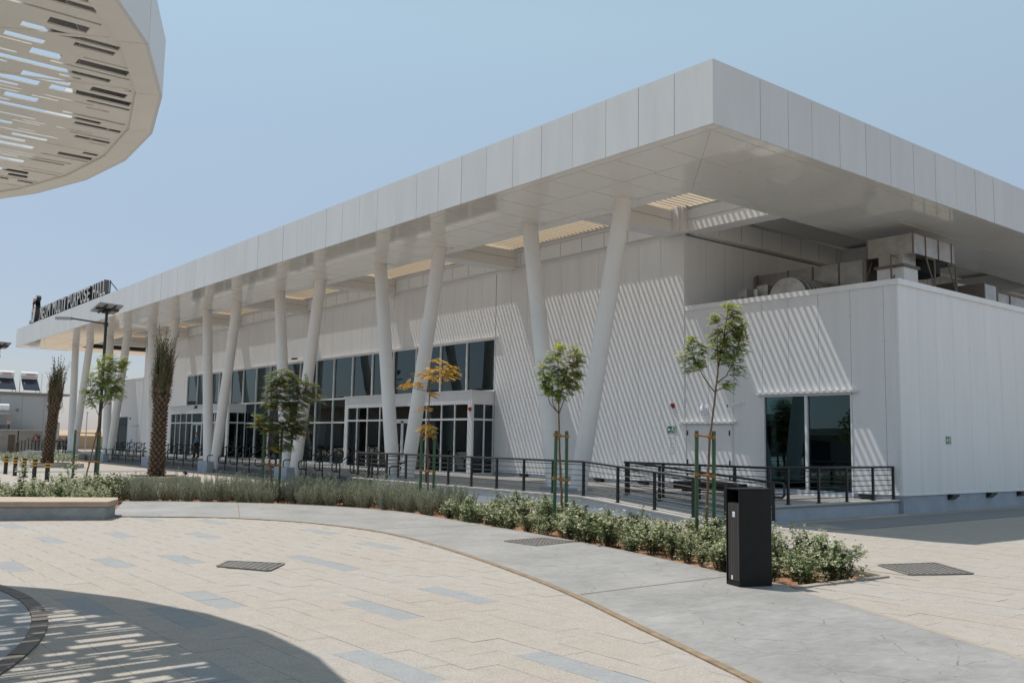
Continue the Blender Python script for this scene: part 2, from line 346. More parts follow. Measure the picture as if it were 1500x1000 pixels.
# ================================================================== GROUND
from mathutils.geometry import tessellate_polygon
def pip(x, y, poly):
    c = False; n = len(poly); j = n - 1
    for i in range(n):
        xi, yi = poly[i][0], poly[i][1]; xj, yj = poly[j][0], poly[j][1]
        if (yi > y) != (yj > y) and x < (xj - xi) * (y - yi) / (yj - yi) + xi: c = not c
        j = i
    return c
def sheet(name, loops, off, m, parent=None, skirt=0.0):
    flat = [p for lp in loops for p in lp]
    tris = tessellate_polygon([[V((p[0], p[1], 0)) for p in lp] for lp in loops])
    bm = bmesh.new(); vs = [bm.verts.new((p[0], p[1], 0)) for p in flat]
    for t in tris:
        try: bm.faces.new([vs[i] for i in t])
        except ValueError: pass
    for yy in (12, 36):
        bmesh.ops.bisect_plane(bm, geom=bm.verts[:] + bm.edges[:] + bm.faces[:], plane_co=(0, yy, 0), plane_no=(0, 1, 0))
    bm.normal_update()
    for f in bm.faces:
        if f.normal.z < 0: f.normal_flip()
    for v in bm.verts: v.co.z = gz(v.co.y) + off
    if skirt:
        be = [e for e in bm.edges if len(e.link_faces) == 1]
        r = bmesh.ops.extrude_edge_only(bm, edges=be)
        for v in [g for g in r['geom'] if isinstance(g, bmesh.types.BMVert)]: v.co.z -= skirt
        bmesh.ops.recalc_face_normals(bm, faces=bm.faces)
    me = bpy.data.meshes.new(name); bm.to_mesh(me); bm.free(); me.materials.append(m)
    o = bpy.data.objects.new(name, me); C.objects.link(o)
    if parent is not None: o.parent = parent; o.location = -wloc(parent)
    return o
def smoothline(pts, n=4):
    out = []
    for i in range(len(pts) - 1):
        p0 = pts[max(0, i - 1)]; p1 = pts[i]; p2 = pts[i + 1]; p3 = pts[min(len(pts) - 1, i + 2)]
        for k in range(n):
            t = k / n
            out.append(tuple(0.5 * ((2 * p1[d]) + (-p0[d] + p2[d]) * t + (2 * p0[d] - 5 * p1[d] + 4 * p2[d] - p3[d]) * t * t + (-p0[d] + 3 * p1[d] - 3 * p2[d] + p3[d]) * t ** 3) for d in range(2)))
    out.append(tuple(pts[-1])); return out

bedfront = smoothline([(7.88, 26.73), (8.82, 26.3), (9.68, 25.6), (11.06, 24.1), (12.1, 22.0), (12.45, 19.8), (12.25, 17.9), (11.97, 15.97), (11.5, 13.2), (11.07, 11.0), (10.58, 9.08), (10.3, 8.06), (10.08, 6.95)])
bedback = smoothline([(12.35, 7.55), (13.4, 9.6), (13.95, 11.8), (14.25, 14.5), (14.5, 17.5), (14.5, 21), (13.9, 24), (12.3, 26.6), (10, 28.4), (8.2, 29.4)])
bedpoly = [(12.05, 6.85)] + bedback + [(-3, 30.0), (-4, 26.5), (2, 25.0), (6.9, 23.9)] + bedfront
pathinner = smoothline([(3.3, -1.0), (4.35, 1.0), (5.9, 4.36), (6.67, 6.19), (7.43, 8.0), (8.11, 10.0), (8.72, 12.2), (9.2, 14.22), (9.38, 15.9), (9.15, 18.0), (8.4, 19.75), (7.5, 20.75), (6.27, 21.6)])
pathouter = [(10.03, 6.9), (9.57, 5.87), (8.89, 4.48), (8.4, 3.5), (7.2, 1.0), (6.2, -1.0)]
pathpoly = pathinner + [(6.2, 22.4), (6.9, 23.9)] + bedfront + pathouter
RC, RO, RI = (-4.16, 10.94), 6.52, 6.385

ground = structure(sheet('ground', [[(-3000, -1500), (3000, -1500), (3000, 3500), (-3000, 3500)]], -0.34, M['sand']))
plaza = sheet('plaza_paving', [[(-60, -40), (75, -40), (75, 108), (-60, 108)], bedpoly], 0.0, M['paverfar'], skirt=0.2); structure(plaza)
soil = structure(sheet('planting_soil', [bedpoly], -0.07, M['soil']))
# path of stamped concrete with filler strips on both sides
path = structure(sheet('concrete_path', [pathpoly], 0.018, M['path'], skirt=0.03))
def ribbon(pts, w0, w1):
    a = []; b = []
    for i, p in enumerate(pts):
        q = pts[min(i + 1, len(pts) - 1)]; r = pts[max(i - 1, 0)]
        d = V((q[0] - r[0], q[1] - r[1])).normalized(); nrm = V((-d.y, d.x))
        a.append((p[0] + nrm.x * w0, p[1] + nrm.y * w0)); b.append((p[0] + nrm.x * w1, p[1] + nrm.y * w1))
    return a + b[::-1]
structure(sheet('path_joint_strip', [ribbon(pathinner, -0.01, 0.075)], 0.021, M['brownjoint'], skirt=0.03))
structure(sheet('path_edge_strip', [ribbon(pathouter, -0.08, 0.0)], 0.020, M['edging'], skirt=0.03))
structure(sheet('planting_edging', [ribbon([(10.08, 6.95), (12.05, 6.85)] + bedback, -0.11, 0.0)], 0.024, M['edging'], skirt=0.12))
structure(sheet('planting_edging', [ribbon(bedfront, 0.0, 0.05)], 0.022, M['edging'], skirt=0.12))
for k, (a, b) in enumerate([((7.47, 7.95), (10.35, 7.95)), ((8.35, 19.85), (10.35, 24.8)), ((9.33, 16.0), (11.95, 15.8))]):
    d = (V(b) - V(a)).normalized(); nrm = V((-d.y, d.x)) * 0.012
    structure(sheet('path_joint', [[(a[0] + nrm.x, a[1] + nrm.y), (b[0] + nrm.x, b[1] + nrm.y), (b[0] - nrm.x, b[1] - nrm.y), (a[0] - nrm.x, a[1] - nrm.y)]], 0.0215, M['brownjoint']))
structure(sheet('grey_paving_band', [[(15.0, 10.95), (70, 10.95), (70, 12.5), (17.2, 12.5)]], 0.006, M['pavergreyfar']))
structure(sheet('grey_paving_band', [[(-10, 49.5), (17.5, 49.5), (17.5, 51.6), (-10, 51.6)]], 0.006, M['pavergreyfar']))

def inview(x, y, z, mx=40):
    d = V((x, y, z - 1.75)); t = d.dot(F_)
    if t < 0.5: return None
    u = 750 + 1354.5 * d.dot(R_) / t; v = 500 - 1354.5 * d.dot(U_) / t
    return (u, v, t) if -mx < u < 1500 + mx and v < 1000 + mx else None
greyc = [(3.98, 20.32), (3.91, 17.02), (5.15, 17.64), (6.47, 20.36), (7.62, 19.2), (6.33, 16.33), (6.27, 12.59), (4.92, 13.56), (3.85, 13.26), (2.72, 13.85), (2.71, 10.5), (3.91, 9.75), (3.32, 8.89), (2.75, 6.8), (8.35, 16.25), (8.06, 13.4), (6.27, 12.0), (6.29, 9.0), (5.1, 8.48), (3.96, 6.25), (5.15, 5.2)]
greycell = set()
for gx, gy in greyc:
    r = math.floor((gx - PX0) / PW); off = ((r * 0.37) % 1.0) * PL
    c = round((gy + off) / PL); greycell.add((r, c)); greycell.add((r, c - 1))
cells = []
for r in range(-20, 62):
    off = ((r * 0.37) % 1.0) * PL
    for c in range(2, 40):
        x = PX0 + (r + 0.5) * PW; y = (c + 0.5) * PL - off
        p = inview(x, y, gz(y), 700)
        if not p or p[2] > 24: continue
        far_ = inview(x, y, gz(y)) is None
        cor = [(x + sx * .15, y + sy * .3) for sx in (-1, 1) for sy in (-1, 1)]
        if all(pip(a, b, pathpoly) for a, b in cor) or any(pip(a, b, bedpoly) for a, b in cor): continue
        if all(math.hypot(a - RC[0], b - RC[1]) < RI + 0.2 for a, b in cor): continue
        if x > 5.6 and 20.6 < y < 24 and x < 8.3 and pip(x, y, pathpoly): continue
        cells.append((p[2] + (100 if far_ else 0), r, c, x, y))
cells.sort()
def pavermesh(name, m):
    b = MB().box(-PW / 2 + .0013, PW / 2 - .0013, -PL / 2 + .0013, PL / 2 - .0013, -0.03, 0.0)
    me = bpy.data.meshes.new(name); me.from_pydata(b.v, [], b.f); me.materials.append(m); return me
pm, pg = pavermesh('paver', M['paver']), pavermesh('paver_grey', M['pavergrey'])
def putpaver(me, x, y, z):
    o = bpy.data.objects.new('paver', me); C.objects.link(o); o.parent = plaza; o.location = (x, y, z)
    o.rotation_euler = (random.gauss(0, .0014), random.gauss(0, .0025), 0)
rest = MB(); nb = 0
for d, r, c, x, y in cells:
    z = gz(y) + 0.006 + random.uniform(-.0015, .0015)
    if (r, c) in greycell: putpaver(pg, x, y, z)
    elif nb < 254: putpaver(pm, x, y, z); nb += 1
    else: rest.box(x - PW / 2 + .0013, x + PW / 2 - .0013, y - PL / 2 + .0013, y + PL / 2 - .0013, z - 0.03, z)
o = rest.build('paver_field', M['paver'], plaza); o['kind'] = 'stuff'
# round stone edging below the canopy
ring = structure(sheet('circle_paving', [[(RC[0] + (RI - .004) * cos(2 * pi * k / 96), RC[1] + (RI - .004) * sin(2 * pi * k / 96)) for k in range(96)]], 0.020, M['circle']))
n = 58
for k in range(-15, 12):
    a0 = 2 * pi * k / n + .002; a1 = 2 * pi * (k + 1) / n - .002; am = (a0 + a1) / 2
    pts = [(RC[0] + q * cos(a), RC[1] + q * sin(a)) for q, a in ((RI, a0), (RO, a0), (RO, am), (RO, a1), (RI, a1), (RI, am))]
    MB().prism(pts, 0.0, 0.026 + random.uniform(-.002, .002)).build('edging_stone', M['ringstone'], ring)

# drain grates
def grate(label, pts, z, nb_=9):
    pts = [V((p[0], p[1], 0)) for p in pts]; c = sum(pts, V()) / 4
    t = thing('drain_grate', label, 'drain grate', (c.x, c.y, z))
    MB().prism([(p.x, p.y) for p in pts], z - 0.012, z + 0.006).build('grate_well', M['gratehole'], t)
    m = MB()
    for i in range(4):
        a, b = pts[i], pts[(i + 1) % 4]; d = (b - a).normalized(); nn = V((-d.y, d.x, 0))
        m.obox((a + b) / 2 + nn * .015 + V((0, 0, z + .008)), (b - a) / 2, nn * .015, V((0, 0, .008)))
    m.build('grate_frame', M['grate'], t)
    for s in (0, 1):
        for i in range(1, nb_):
            f = i / nb_
            a, b = (pts[0].lerp(pts[1], f), pts[3].lerp(pts[2], f)) if s == 0 else (pts[1].lerp(pts[2], f), pts[0].lerp(pts[3], f))
            d = (b - a).normalized(); nn = V((-d.y, d.x, 0))
            MB().obox((a + b) / 2 + V((0, 0, z + .008 - .002 * s)), (b - a) * .485, nn * .014, V((0, 0, .006))).build('grate_bar', M['grate'], t)
grate('cast metal drain grate in the beige paving left of the curved path', [(4.92, 12.33), (5.22, 12.72), (5.74, 12.1), (5.30, 11.6)], 0.012)
grate('cast metal drain grate in the grey concrete path', [(10.24, 12.82), (11.15, 12.9), (11.2, 12.15), (10.25, 12.0)], 0.014, 10)
grate('cast metal drain grate in the paving right of the black bin', [(13.1, 7.47), (14.08, 7.12), (13.4, 6.25), (12.5, 6.68)], 0.012, 10)

# far hills
m = MB(); nx = 60; rows = [(380, -0.3), (470, 1.6), (560, 3.4), (640, 2.6), (800, 5.2), (900, 4.0), (1200, -1)]
def hh(x, d): return (0.55 + 0.75 * noise.noise(V((x * .006, d * .004, 3.1)))) 
vs = []
for d, h in rows:
    for i in range(nx + 1):
        x = -900 + 1900 * i / nx; vs.append((x, d, -0.4 + max(0, h * hh(x, d) * 1.5)))
fs = [(j * (nx + 1) + i, j * (nx + 1) + i + 1, (j + 1) * (nx + 1) + i + 1, (j + 1) * (nx + 1) + i) for j in range(len(rows) - 1) for i in range(nx)]
m.add(vs, fs); o = structure(m.build('hills', M['sand'])); smoothby(o, 60)

# ================================================================== EXHIBITION HALL
X0, Y0, X1, Y1, ZB, ZT = 15.95, 12.81, 62.0, 86.15, 8.88, 10.38
XW, YW, YT, YF = 24.04, 12.96, 20.60, 78.0
SW = 4.10; XI, YI = X0 + SW, Y0 + SW; YJ = Y1 - SW
YM = (Y0 + Y1) / 2; PF = 0.33; ZP = 0.50; ZC = 6.40
hall = thing('event_hall', 'large white panelled hall under a deep flat roof carried by slanted white columns', 'building', (XW, YT, 0))
def part(b, name, m, parent=hall, **k): return b.build(name, m, parent, **k)
# fascia
part(MB().box(X0 + .03, X0 + .1, Y0 + .03, Y1 - .03, ZB + .01, ZT - .01).box(X0 + .1, X1, Y0 + .03, Y0 + .1, ZB + .01, ZT - .01).box(X0 + .1, X1, Y1 - .1, Y1 - .03, ZB + .01, ZT - .01), 'fascia_backing', M['joint'])
def fasciapanel(x0, x1, y0, y1):
    o = part(MB().box(x0, x1, y0, y1, ZB, ZT), 'fascia_panel', M['fascia'], org=((x0 + x1) / 2, (y0 + y1) / 2, ZB)); o.rotation_euler = (0, 0, random.gauss(0, .0022)) if x1 - x0 < .1 or y1 - y0 < .1 else (0, 0, 0)
ys = [Y0, 13.94, 15.08, 16.2]
while ys[-1] < Y1 - 1.8: ys.append(ys[-1] + 1.244)
ys.append(Y1)
for a, b in zip(ys, ys[1:]): fasciapanel(X0 - .005 + random.uniform(0, .005), X0 + .028, a + (.008 if a > Y0 else 0), b - .008)
xs = [X0 + .028, 17.69, 18.8, 19.8]
while xs[-1] < X1 - 1.8: xs.append(xs[-1] + 1.253)
xs.append(X1)
for a, b in zip(xs, xs[1:]):
    fasciapanel(a + (.008 if a > X0 + .1 else .001), b - .008, Y0 - .005 + random.uniform(0, .005), Y0 + .028)
part(MB().box(X0 + .03, X1, Y1 - .028, Y1, ZB, ZT), 'fascia_panel', M['fascia'])
# soffit: backing sheet and panels
g = .011
def soff(x0, x1, y0, y1, mitre=None):
    b = MB(); z0 = ZB - .004 + random.uniform(-.003, .003)
    if mitre: b.prism(mitre, z0, ZB + .03)
    else: b.box(x0 + g, x1 - g, y0 + g, y1 - g, z0, ZB + .03)
    part(b, 'soffit_panel', M['soffit'], org=((x0 + x1) / 2, (y0 + y1) / 2, ZB))
part(MB().box(X0 + .03, XI - .01, Y0 + .03, Y1 - .03, ZB + .031, ZB + .07).box(XI, X1, Y0 + .03, YI - .01, ZB + .032, ZB + .07).box(XI, X1, YJ + .01, Y1 - .03, ZB + .032, ZB + .07), 'soffit_backing', M['joint'])
J = [0.32, 1.90, 3.50, SW]
part(MB().box(X0 + .03, X0 + J[0] - g, Y0 + J[0] , Y1 - J[0], ZB - .004, ZB + .03).box(X0 + J[0] + g, X1, Y0 + .03, Y0 + J[0] - g, ZB - .004, ZB + .03), 'soffit_edge_strip', M['soffit'])
part(MB().box(X0 + .03, X0 + J[0] - g, Y0 + .03, Y0 + J[0] - g, ZB - .003, ZB + .03).box(X0 + J[0] - g, X0 + J[0] + g, Y0 + .03, Y0 + J[0] - g, ZB + .02, ZB + .03), 'soffit_corner', M['soffit'])
for i in range(3):                                    # mitred corner
    a, b = J[i], J[i + 1]
    soff(X0 + a, X0 + b, Y0 + a, Y0 + b, [(X0 + a + 1.4 * g, Y0 + a + g), (X0 + b - g, Y0 + a + g), (X0 + b - g, Y0 + b - 1.4 * g)])
    soff(X0 + a, X0 + b, Y0 + a, Y0 + b, [(X0 + a + g, Y0 + a + 1.4 * g), (X0 + b - 1.4 * g, Y0 + b - g), (X0 + a + g, Y0 + b - g)])
    yy = [Y0 + b] + [y for y in ys if y > Y0 + b + .4]
    if yy[-1] > YJ: yy = [y for y in yy if y < Y1 - J[0] - .2] + [Y1 - J[0]]
    for p, q in zip(yy, yy[1:]): soff(X0 + a, X0 + b, p, q)
    xx = [X0 + b] + [x for x in xs if x > X0 + b + .4 and x < 46] + [X1]
    for p, q in zip(xx, xx[1:]): soff(p, q, Y0 + a, Y0 + b)
part(MB().box(XI, X1, YJ, Y1 - .03, ZB - .004, ZB + .03), 'soffit_panel', M['soffit'])
# roof sheet over the soffit and over the hall itself, inner upstand
part(MB().box(X0 + .1, XI, Y0 + .1, Y1 - .1, ZT - .12, ZT - .04).box(XI, X1, Y0 + .1, YI, ZT - .12, ZT - .04).box(XI, X1, YJ, Y1 - .1, ZT - .12, ZT - .04)
     .box(XW - .1, X1, YT - .1, YF, ZT - .12, ZT - .04).box(25.3, X1, YI + .002, YT - .102, ZT - .12, ZT - .04), 'roof_sheet', M['roof'])
part(MB().box(XI, XI + .04, YI, YJ, ZB + .07, ZT - .12).box(XI, X1, YI - .04, YI, ZB + .07, ZT - .12), 'roof_upstand', M['beam'])
# sunshade slats over the open strip between soffit and wall (run across the strip)
b = MB(); a = RAD(45); y = YI + .12
while y < YJ:
    xe = XW - .18 if YT - .3 < y < YF else 25.25
    b.obox(((XI + xe) / 2, y, 9.80), ((xe - XI) / 2, 0, 0), (0, .10 * cos(a), .10 * sin(a)), (0, -.013 * sin(a), .013 * cos(a)))
    y += .222
o = part(b, 'sunshade_slats', M['slat']); o['kind'] = 'stuff'
b = MB(); k = 0; yy = YI + .02; vs_ = []
while yy < YT - .32: vs_ += [(25.3, yy, 9.74 + .035 * (k % 2)), (X1 - .2, yy, 9.74 + .035 * (k % 2))]; yy += .075; k += 1
b.add(vs_, [(2 * i, 2 * i + 1, 2 * i + 3, 2 * i + 2) for i in range(k - 1)]); part(b, 'corrugated_ceiling', M['beam'])
# beams
VM = [YM + 9.53 * (k - 3) for k in range(7)]
for ym in VM:
    ya = max(ym - 1.0, YT - .04)
    part(MB().box(XI + .04, 23.84, ya, ya + .85, ZB, 9.62), 'cross_beam', M['beam'])
    part(MB().box(XI + .05, 23.84, ya - .006, ya, ZB + .40, ZB + .412), 'beam_joint', M['joint'])
part(MB().box(23.84, XW + .2, YT - .30, YF, 9.0, 9.66), 'edge_beam', M['beam'])
part(MB().box(23.70, 23.95, YT - .30, YF, 9.69, 9.70), 'beam_shade_strip', M['beam'])  # unseen strip added to keep sun off the beam face and upper wall
part(MB().box(23.66, 23.95, YI + .05, YT - .305, 9.69, 9.70), 'beam_shade_strip', M['beam'])  # added likewise, so only the lower beam face catches sun
b = MB()
yy = YT
while yy < YF: b.box(23.834, 23.84, yy, yy + .012, 9.0, 9.55); yy += 1.22
b.box(23.832, 23.84, YT - .3, YF, 9.55, 9.562)
part(b, 'beam_joint', M['joint'])
for x in (23.74, 33.3, 42.9, 52.4): part(MB().box(x, x + .7, YI - .02, YT - .301, ZB + .002, 9.62), 'cross_beam', M['beam'])
part(MB().box(23.735, 23.74, YI, YT - .3, ZB + .40, ZB + .412), 'beam_joint', M['joint'])
part(MB().box(23.5, 23.98, YT - .42, YT - .305, ZB - .02, 9.70).box(23.40, 23.83, YT - .30, YT - .045, ZB - .02, 9.70), 'corner_box', M['beam'])
part(MB().box(24.5, X1, YT - .30, YT + .1, 8.93, 9.66), 'edge_beam', M['beam'])
b = MB(); xx = 25.6
while xx < 45: b.box(xx, xx + .012, YT - .306, YT - .30, 9.0, 9.66); xx += 1.22
part(b, 'beam_joint', M['joint'])
# columns in V pairs
for k, ym in enumerate(VM):
    yf = ym - (.25, .5, .75, .75, .75, .75, .75)[k]
    for s in (-1, 1):
        p0 = V((18.77, yf + s * .38, -.2)); p1 = V((19.2, ym - .0 + s * 2.16, ZB + .02)); p0 = p0.copy()
        c = MB(); c.tube([p0, p1], .262, 28, cap=False)
        o = part(c, 'column', M['column'], smooth=True)
        part(MB().obox((19.2, ym + s * 2.16, ZB - .012), (.36, 0, 0), (0, .36, 0), (0, 0, .006)), 'column_collar', M['soffit'])
    o = part(MB().box(18.28, 19.22, yf - .66, yf + .66, gz(ym) - .05, .43), 'column_pedestal', M['plinth'])

# ---- walls
UP = .012
def wpanel(y0, y1, z0, z1, x=XW): part(MB().box(x, x + .06, y0 + .006, y1 - .006, z0, z1), 'wall_panel', M['wall'], org=(x, (y0 + y1) / 2, z0))
screw = MB()
def screws(y, z0, z1, x=XW):
    z = z0 + .12
    while z < z1:
        for s in (-.055, .055): screw.add([(x - .003, y + s + .014 * cos(t * pi / 3), z + .014 * sin(t * pi / 3)) for t in range(6)], [(5, 4, 3, 2, 1, 0)])
        z += 1.02
YG0, YG1 = 31.04, 67.92; ZG0, ZG1 = 3.87, 6.10; YC0, YC1 = 41.9, 57.06
part(MB().box(XW + .062, XW + .14, YT + .02, YG0, .30, ZB).box(XW + .062, XW + .14, YG0, YG1, ZG1, ZB).box(XW + .062, XW + .14, YG1, YF, .30, ZB), 'wall_backing', M['wallback'])
y = YT; i = 0
while y < YF - .1:
    y2 = min(y + 1.04, YF)
    if y2 > YF - .3: y2 = YF
    for z0, z1, lo, hi in ((ZP, ZB - .01, YT, YG0), (ZG1, ZB - .01, YG0, YG1), (ZP, ZB - .01, YG1, YF)):
        a_, b_ = max(y, lo), min(y2, hi)
        if b_ - a_ > .05: wpanel(a_, b_, z0, z1); screws(a_, z0, z1)
    y = y2
part(MB().box(XW - .02, XW + .14, YT - .02, YT + .014, ZP, ZB - .01), 'wall_corner_trim', M['wall'])
# right return wall of the tall volume above the low block
b = MB(); x = XW + .14; i = 0
while x < 46: part(MB().box(x + .006, x + 1.034, YT, YT + .06, 6.2, ZB - .01), 'wall_panel', M['wall'], org=(x, YT, 6.2)); x += 1.04
part(MB().box(XW + .14, X1, YT + .062, YT + .12, .3, ZB), 'wall_backing', M['wallback'])
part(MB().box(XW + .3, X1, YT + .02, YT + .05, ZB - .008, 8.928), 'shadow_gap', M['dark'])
part(MB().box(XW + .03, XW + .1, YT, YF, ZB - .008, 8.997), 'wall_head', M['beam'])
# low corner block
part(MB().box(XW + .062, XW + .14, YW + .1, 14.42, .30, ZC - .15).box(XW + .062, XW + .14, 17.44, YT, .30, ZC - .15).box(XW + .062, XW + .14, 14.42, 17.44, 3.3, ZC - .15)
     .box(XW + .14, X1, YW + .062, YW + .14, .30, ZC - .15), 'wall_backing', M['wallback'])
by = [13.05, 13.40, 14.42, 15.46, 16.49, 17.44, 18.56, 19.56, YT]
for a_, b_ in zip(by, by[1:]):
    if 14.3 < a_ < 17.2: wpanel(a_, b_, 3.33, ZC - .16); screws(a_, 3.33, ZC - .2)
    elif 18.5 < a_ < 20.5: wpanel(a_, b_, 2.50, ZC - .16); screws(a_, 2.5, ZC - .2)
    else: wpanel(a_, b_, ZP, ZC - .16); screws(a_, ZP, ZC - .2)
part(MB().box(XW, XW + .06, 20.572, YT - .021, ZP, 2.49), 'wall_panel', M['wall']); part(MB().box(XW, XW + .06, 18.562, 18.598, ZP, 2.49), 'wall_panel', M['wall'])
c = [(XW - .004, 13.05), (XW - .004, 13.0), (XW + .0, 12.97), (XW + .04, YW - .004), (XW + .19, YW - .004), (XW + .19, YW + .05), (XW + .05, 13.05)]
part(MB().prism(c, ZP, ZC - .16), 'corner_trim', M['wall'])
x = XW + .19; bx = [x, 25.06, 26.09]
while bx[-1] < 47: bx.append(bx[-1] + 1.025)
for a_, b_ in zip(bx, bx[1:]):
    part(MB().box(a_ + .003, b_ - .003, YW, YW + .06, ZP, ZC - .16), 'wall_panel', M['wall'], org=(a_, YW, ZP))
    z = ZP + .12
    while z < ZC - .2:
        for s in (-.055, .055): screw.add([(a_ + s + .014 * cos(t * pi / 3), YW - .003, z + .014 * sin(t * pi / 3)) for t in range(6)], [(0, 1, 2, 3, 4, 5)])
        z += 1.02
o = part(screw, 'panel_screws', M['wallback']); o['kind'] = 'stuff'
part(MB().box(XW - .05, XW + .25, YW - .05, YT - .02, ZC - .16, ZC).box(XW + .25, X1, YW - .05, YW + .25, ZC - .16, ZC), 'wall_coping', M['wall'])
part(MB().box(XW + .14, X1, YW + .14, YT, 6.10, 6.2), 'low_roof', M['roof'])
part(MB().box(XW + .012, X1, YW + .012, YT, -.05, ZP - .02), 'plinth', M['plinth'])
each(MB().box(XW + .012, XW + .2, YT, YG0 + .3, -.2, ZP - .02).box(XW + .012, XW + .2, YG1 - .3, 86, -.2, ZP - .02), 'plinth', M['plinth'], hall)
part(MB().box(XW - .02, XW + .05, YW - .03, 14.40, ZP - .03, ZP - .001).box(XW - .02, XW + .05, 20.65, YG0, ZP - .03, ZP - .001).box(XW + .05, X1, YW - .03, YW + .05, ZP - .03, ZP - .001), 'base_flashing', M['wall'])
# far low block beyond the tall volume
part(MB().box(XW + .02, 40, YF, 85.9, -.2, 6.3), 'wall_backing', M['wallback'])
y = YF
while y < 85.6:
    part(MB().box(XW - .01, XW + .02, y + .006, min(y + 1.03, 85.9), ZP, 6.32), 'wall_panel', M['wall']); y += 1.04
part(MB().box(XW - .03, XW + .3, YF, 85.95, 6.32, 6.45), 'wall_coping', M['wall'])

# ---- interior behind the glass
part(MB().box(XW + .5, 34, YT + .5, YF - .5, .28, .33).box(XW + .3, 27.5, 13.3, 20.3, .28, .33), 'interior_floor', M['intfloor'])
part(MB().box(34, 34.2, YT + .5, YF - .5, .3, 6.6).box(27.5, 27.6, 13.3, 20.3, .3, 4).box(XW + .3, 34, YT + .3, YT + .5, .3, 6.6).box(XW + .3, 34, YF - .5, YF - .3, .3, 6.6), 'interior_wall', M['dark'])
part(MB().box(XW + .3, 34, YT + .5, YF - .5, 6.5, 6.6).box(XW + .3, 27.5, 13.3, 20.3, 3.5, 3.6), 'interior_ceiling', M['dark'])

# ---- glazing
def pane(y0, y1, z0, z1, x=XW + .07, parent=hall):
    o = part(MB().box(x, x + .012, y0, y1, z0, z1), 'window_pane', M['glass'], parent, org=(x, (y0 + y1) / 2, (z0 + z1) / 2)); o.rotation_euler = (0, random.gauss(0, .0025), random.gauss(0, .0025))
fr = MB()
n = 18; my = [YG0 + (YG1 - YG0) * i / n for i in range(n + 1)]
for a_, b_ in zip(my, my[1:]):
    pane(a_ + .025, b_ - .025, ZG0 + .03, ZG1 - .03)
    if YC0 - .5 < (a_ + b_) / 2 < YC1 + .5:
        pane(a_ + .025, b_ - .025, 2.64, 3.81); pane(a_ + .025, b_ - .025, PF + .1, 2.56)
for i, y in enumerate(my):
    z0 = PF if YC0 - 1 < y < YC1 + 1 else ZG0
    fr.box(XW - .01, XW + .11, y - .03, y + .03, z0, ZG1)
fr.box(XW - .012, XW + .11, YG0, YG1, ZG1 - .04, ZG1 + .03).box(XW - .012, XW + .11, YG0, YG1, ZG0 - .05, ZG0 + .04)
fr.box(XW - .006, XW + .11, YC0, YC1, 2.56, 2.64).box(XW - .006, XW + .11, YC0, YC1, PF, PF + .12)
each(fr, 'mullion', M['frame'], hall)
part(MB().box(XW - .12, XW, YG0 - .25, YG1 + .1, ZG1 + .03, ZG1 + .07), 'window_drip', M['frame'])
# protruding vestibules
def vestibule(y0, y1, side):                          # side: which y end carries the side glazing
    xf = 22.9; f = MB()
    part(MB().box(xf, XW + .05, y0, y1, 3.27, ZG0 - .06), 'vestibule_band', M['wall'])
    part(MB().box(xf - .06, XW - .02, y0 - .05, y1 + .05, ZG0 - .058, ZG0 - .02), 'vestibule_roof', M['frame'])
    f.box(xf, xf + .10, y0, y0 + .32, PF, 3.268).box(xf, xf + .1, y1 - .32, y1, PF, 3.268)
    dc = (y0 + y1) / 2
    edges = [y0 + .32, y0 + 1.25, y0 + 2.25, dc - 2.0, dc - .95, dc + .95, dc + 2.0, y1 - 2.25, y1 - 1.25, y1 - .32]
    for a_, b_ in zip(edges, edges[1:]):
        dd = abs((a_ + b_) / 2 - dc) < .1
        pane(a_ + .03, b_ - .03, 2.68, 3.25, xf + .04)
        if not dd: pane(a_ + .03, b_ - .03, PF + .08, 2.60, xf + .04)
        else:
            for s in (0, 1):
                p, q = (a_ + .04, dc - .01) if s == 0 else (dc + .01, b_ - .04)
                dr = MB().box(xf + .02, xf + .07, p, p + .09, PF + .02, 2.6).box(xf + .02, xf + .07, q - .09, q, PF + .02, 2.6).box(xf + .02, xf + .07, p, q, 2.5, 2.599).box(xf + .02, xf + .07, p, q, PF + .02, PF + .2)
                d = part(dr, 'entrance_door', M['frame']); part(MB().box(xf + .04, xf + .05, p + .09, q - .09, PF + .2, 2.5), 'door_pane', M['glass'], d)
                hy = q - .14 if s == 0 else p + .14
                part(MB().tube([(xf + .02, hy, 1.0), (xf - .05, hy, 1.0), (xf - .05, hy, 1.5), (xf + .02, hy, 1.5)], .016, 6), 'door_handle', M['galv'], d)
    for y in edges[1:-1]: f.box(xf - .004, xf + .09, y - .03, y + .03, PF, 3.268)
    f.box(xf - .006, xf + .09, y0 + .32, y1 - .32, 2.60, 2.68).box(xf - .006, xf + .09, y0 + .32, dc - .95, PF, PF + .1).box(xf - .006, xf + .09, dc + .95, y1 - .32, PF, PF + .1)
    for ye in (y0, y1):
        for p, q in ((xf + .12, xf + .62), (xf + .66, XW - .03)):
            part(MB().box(p, q, ye + (.04 if ye == y0 else -.05), ye + (.05 if ye == y0 else -.04), PF + .08, 2.60).box(p, q, ye + (.04 if ye == y0 else -.05), ye + (.05 if ye == y0 else -.04), 2.68, 3.25), 'window_pane', M['glass'])
        ya, yb = (ye + .002, ye + .09) if ye == y0 else (ye - .09, ye - .002)
        f.box(xf + .10, XW, ya, yb, PF, PF + .1).box(xf + .10, XW, ya, yb, 2.6, 2.68).box(xf + .61, xf + .67, ya - .002, yb + .002, PF, 3.268).box(XW - .04, XW + .02, ya - .002, yb + .002, PF, 3.268)
    each(f, 'vestibule_mullion', M['frame'], hall)
vestibule(YG0, YC0, 0); vestibule(YC1, YG1, 1)
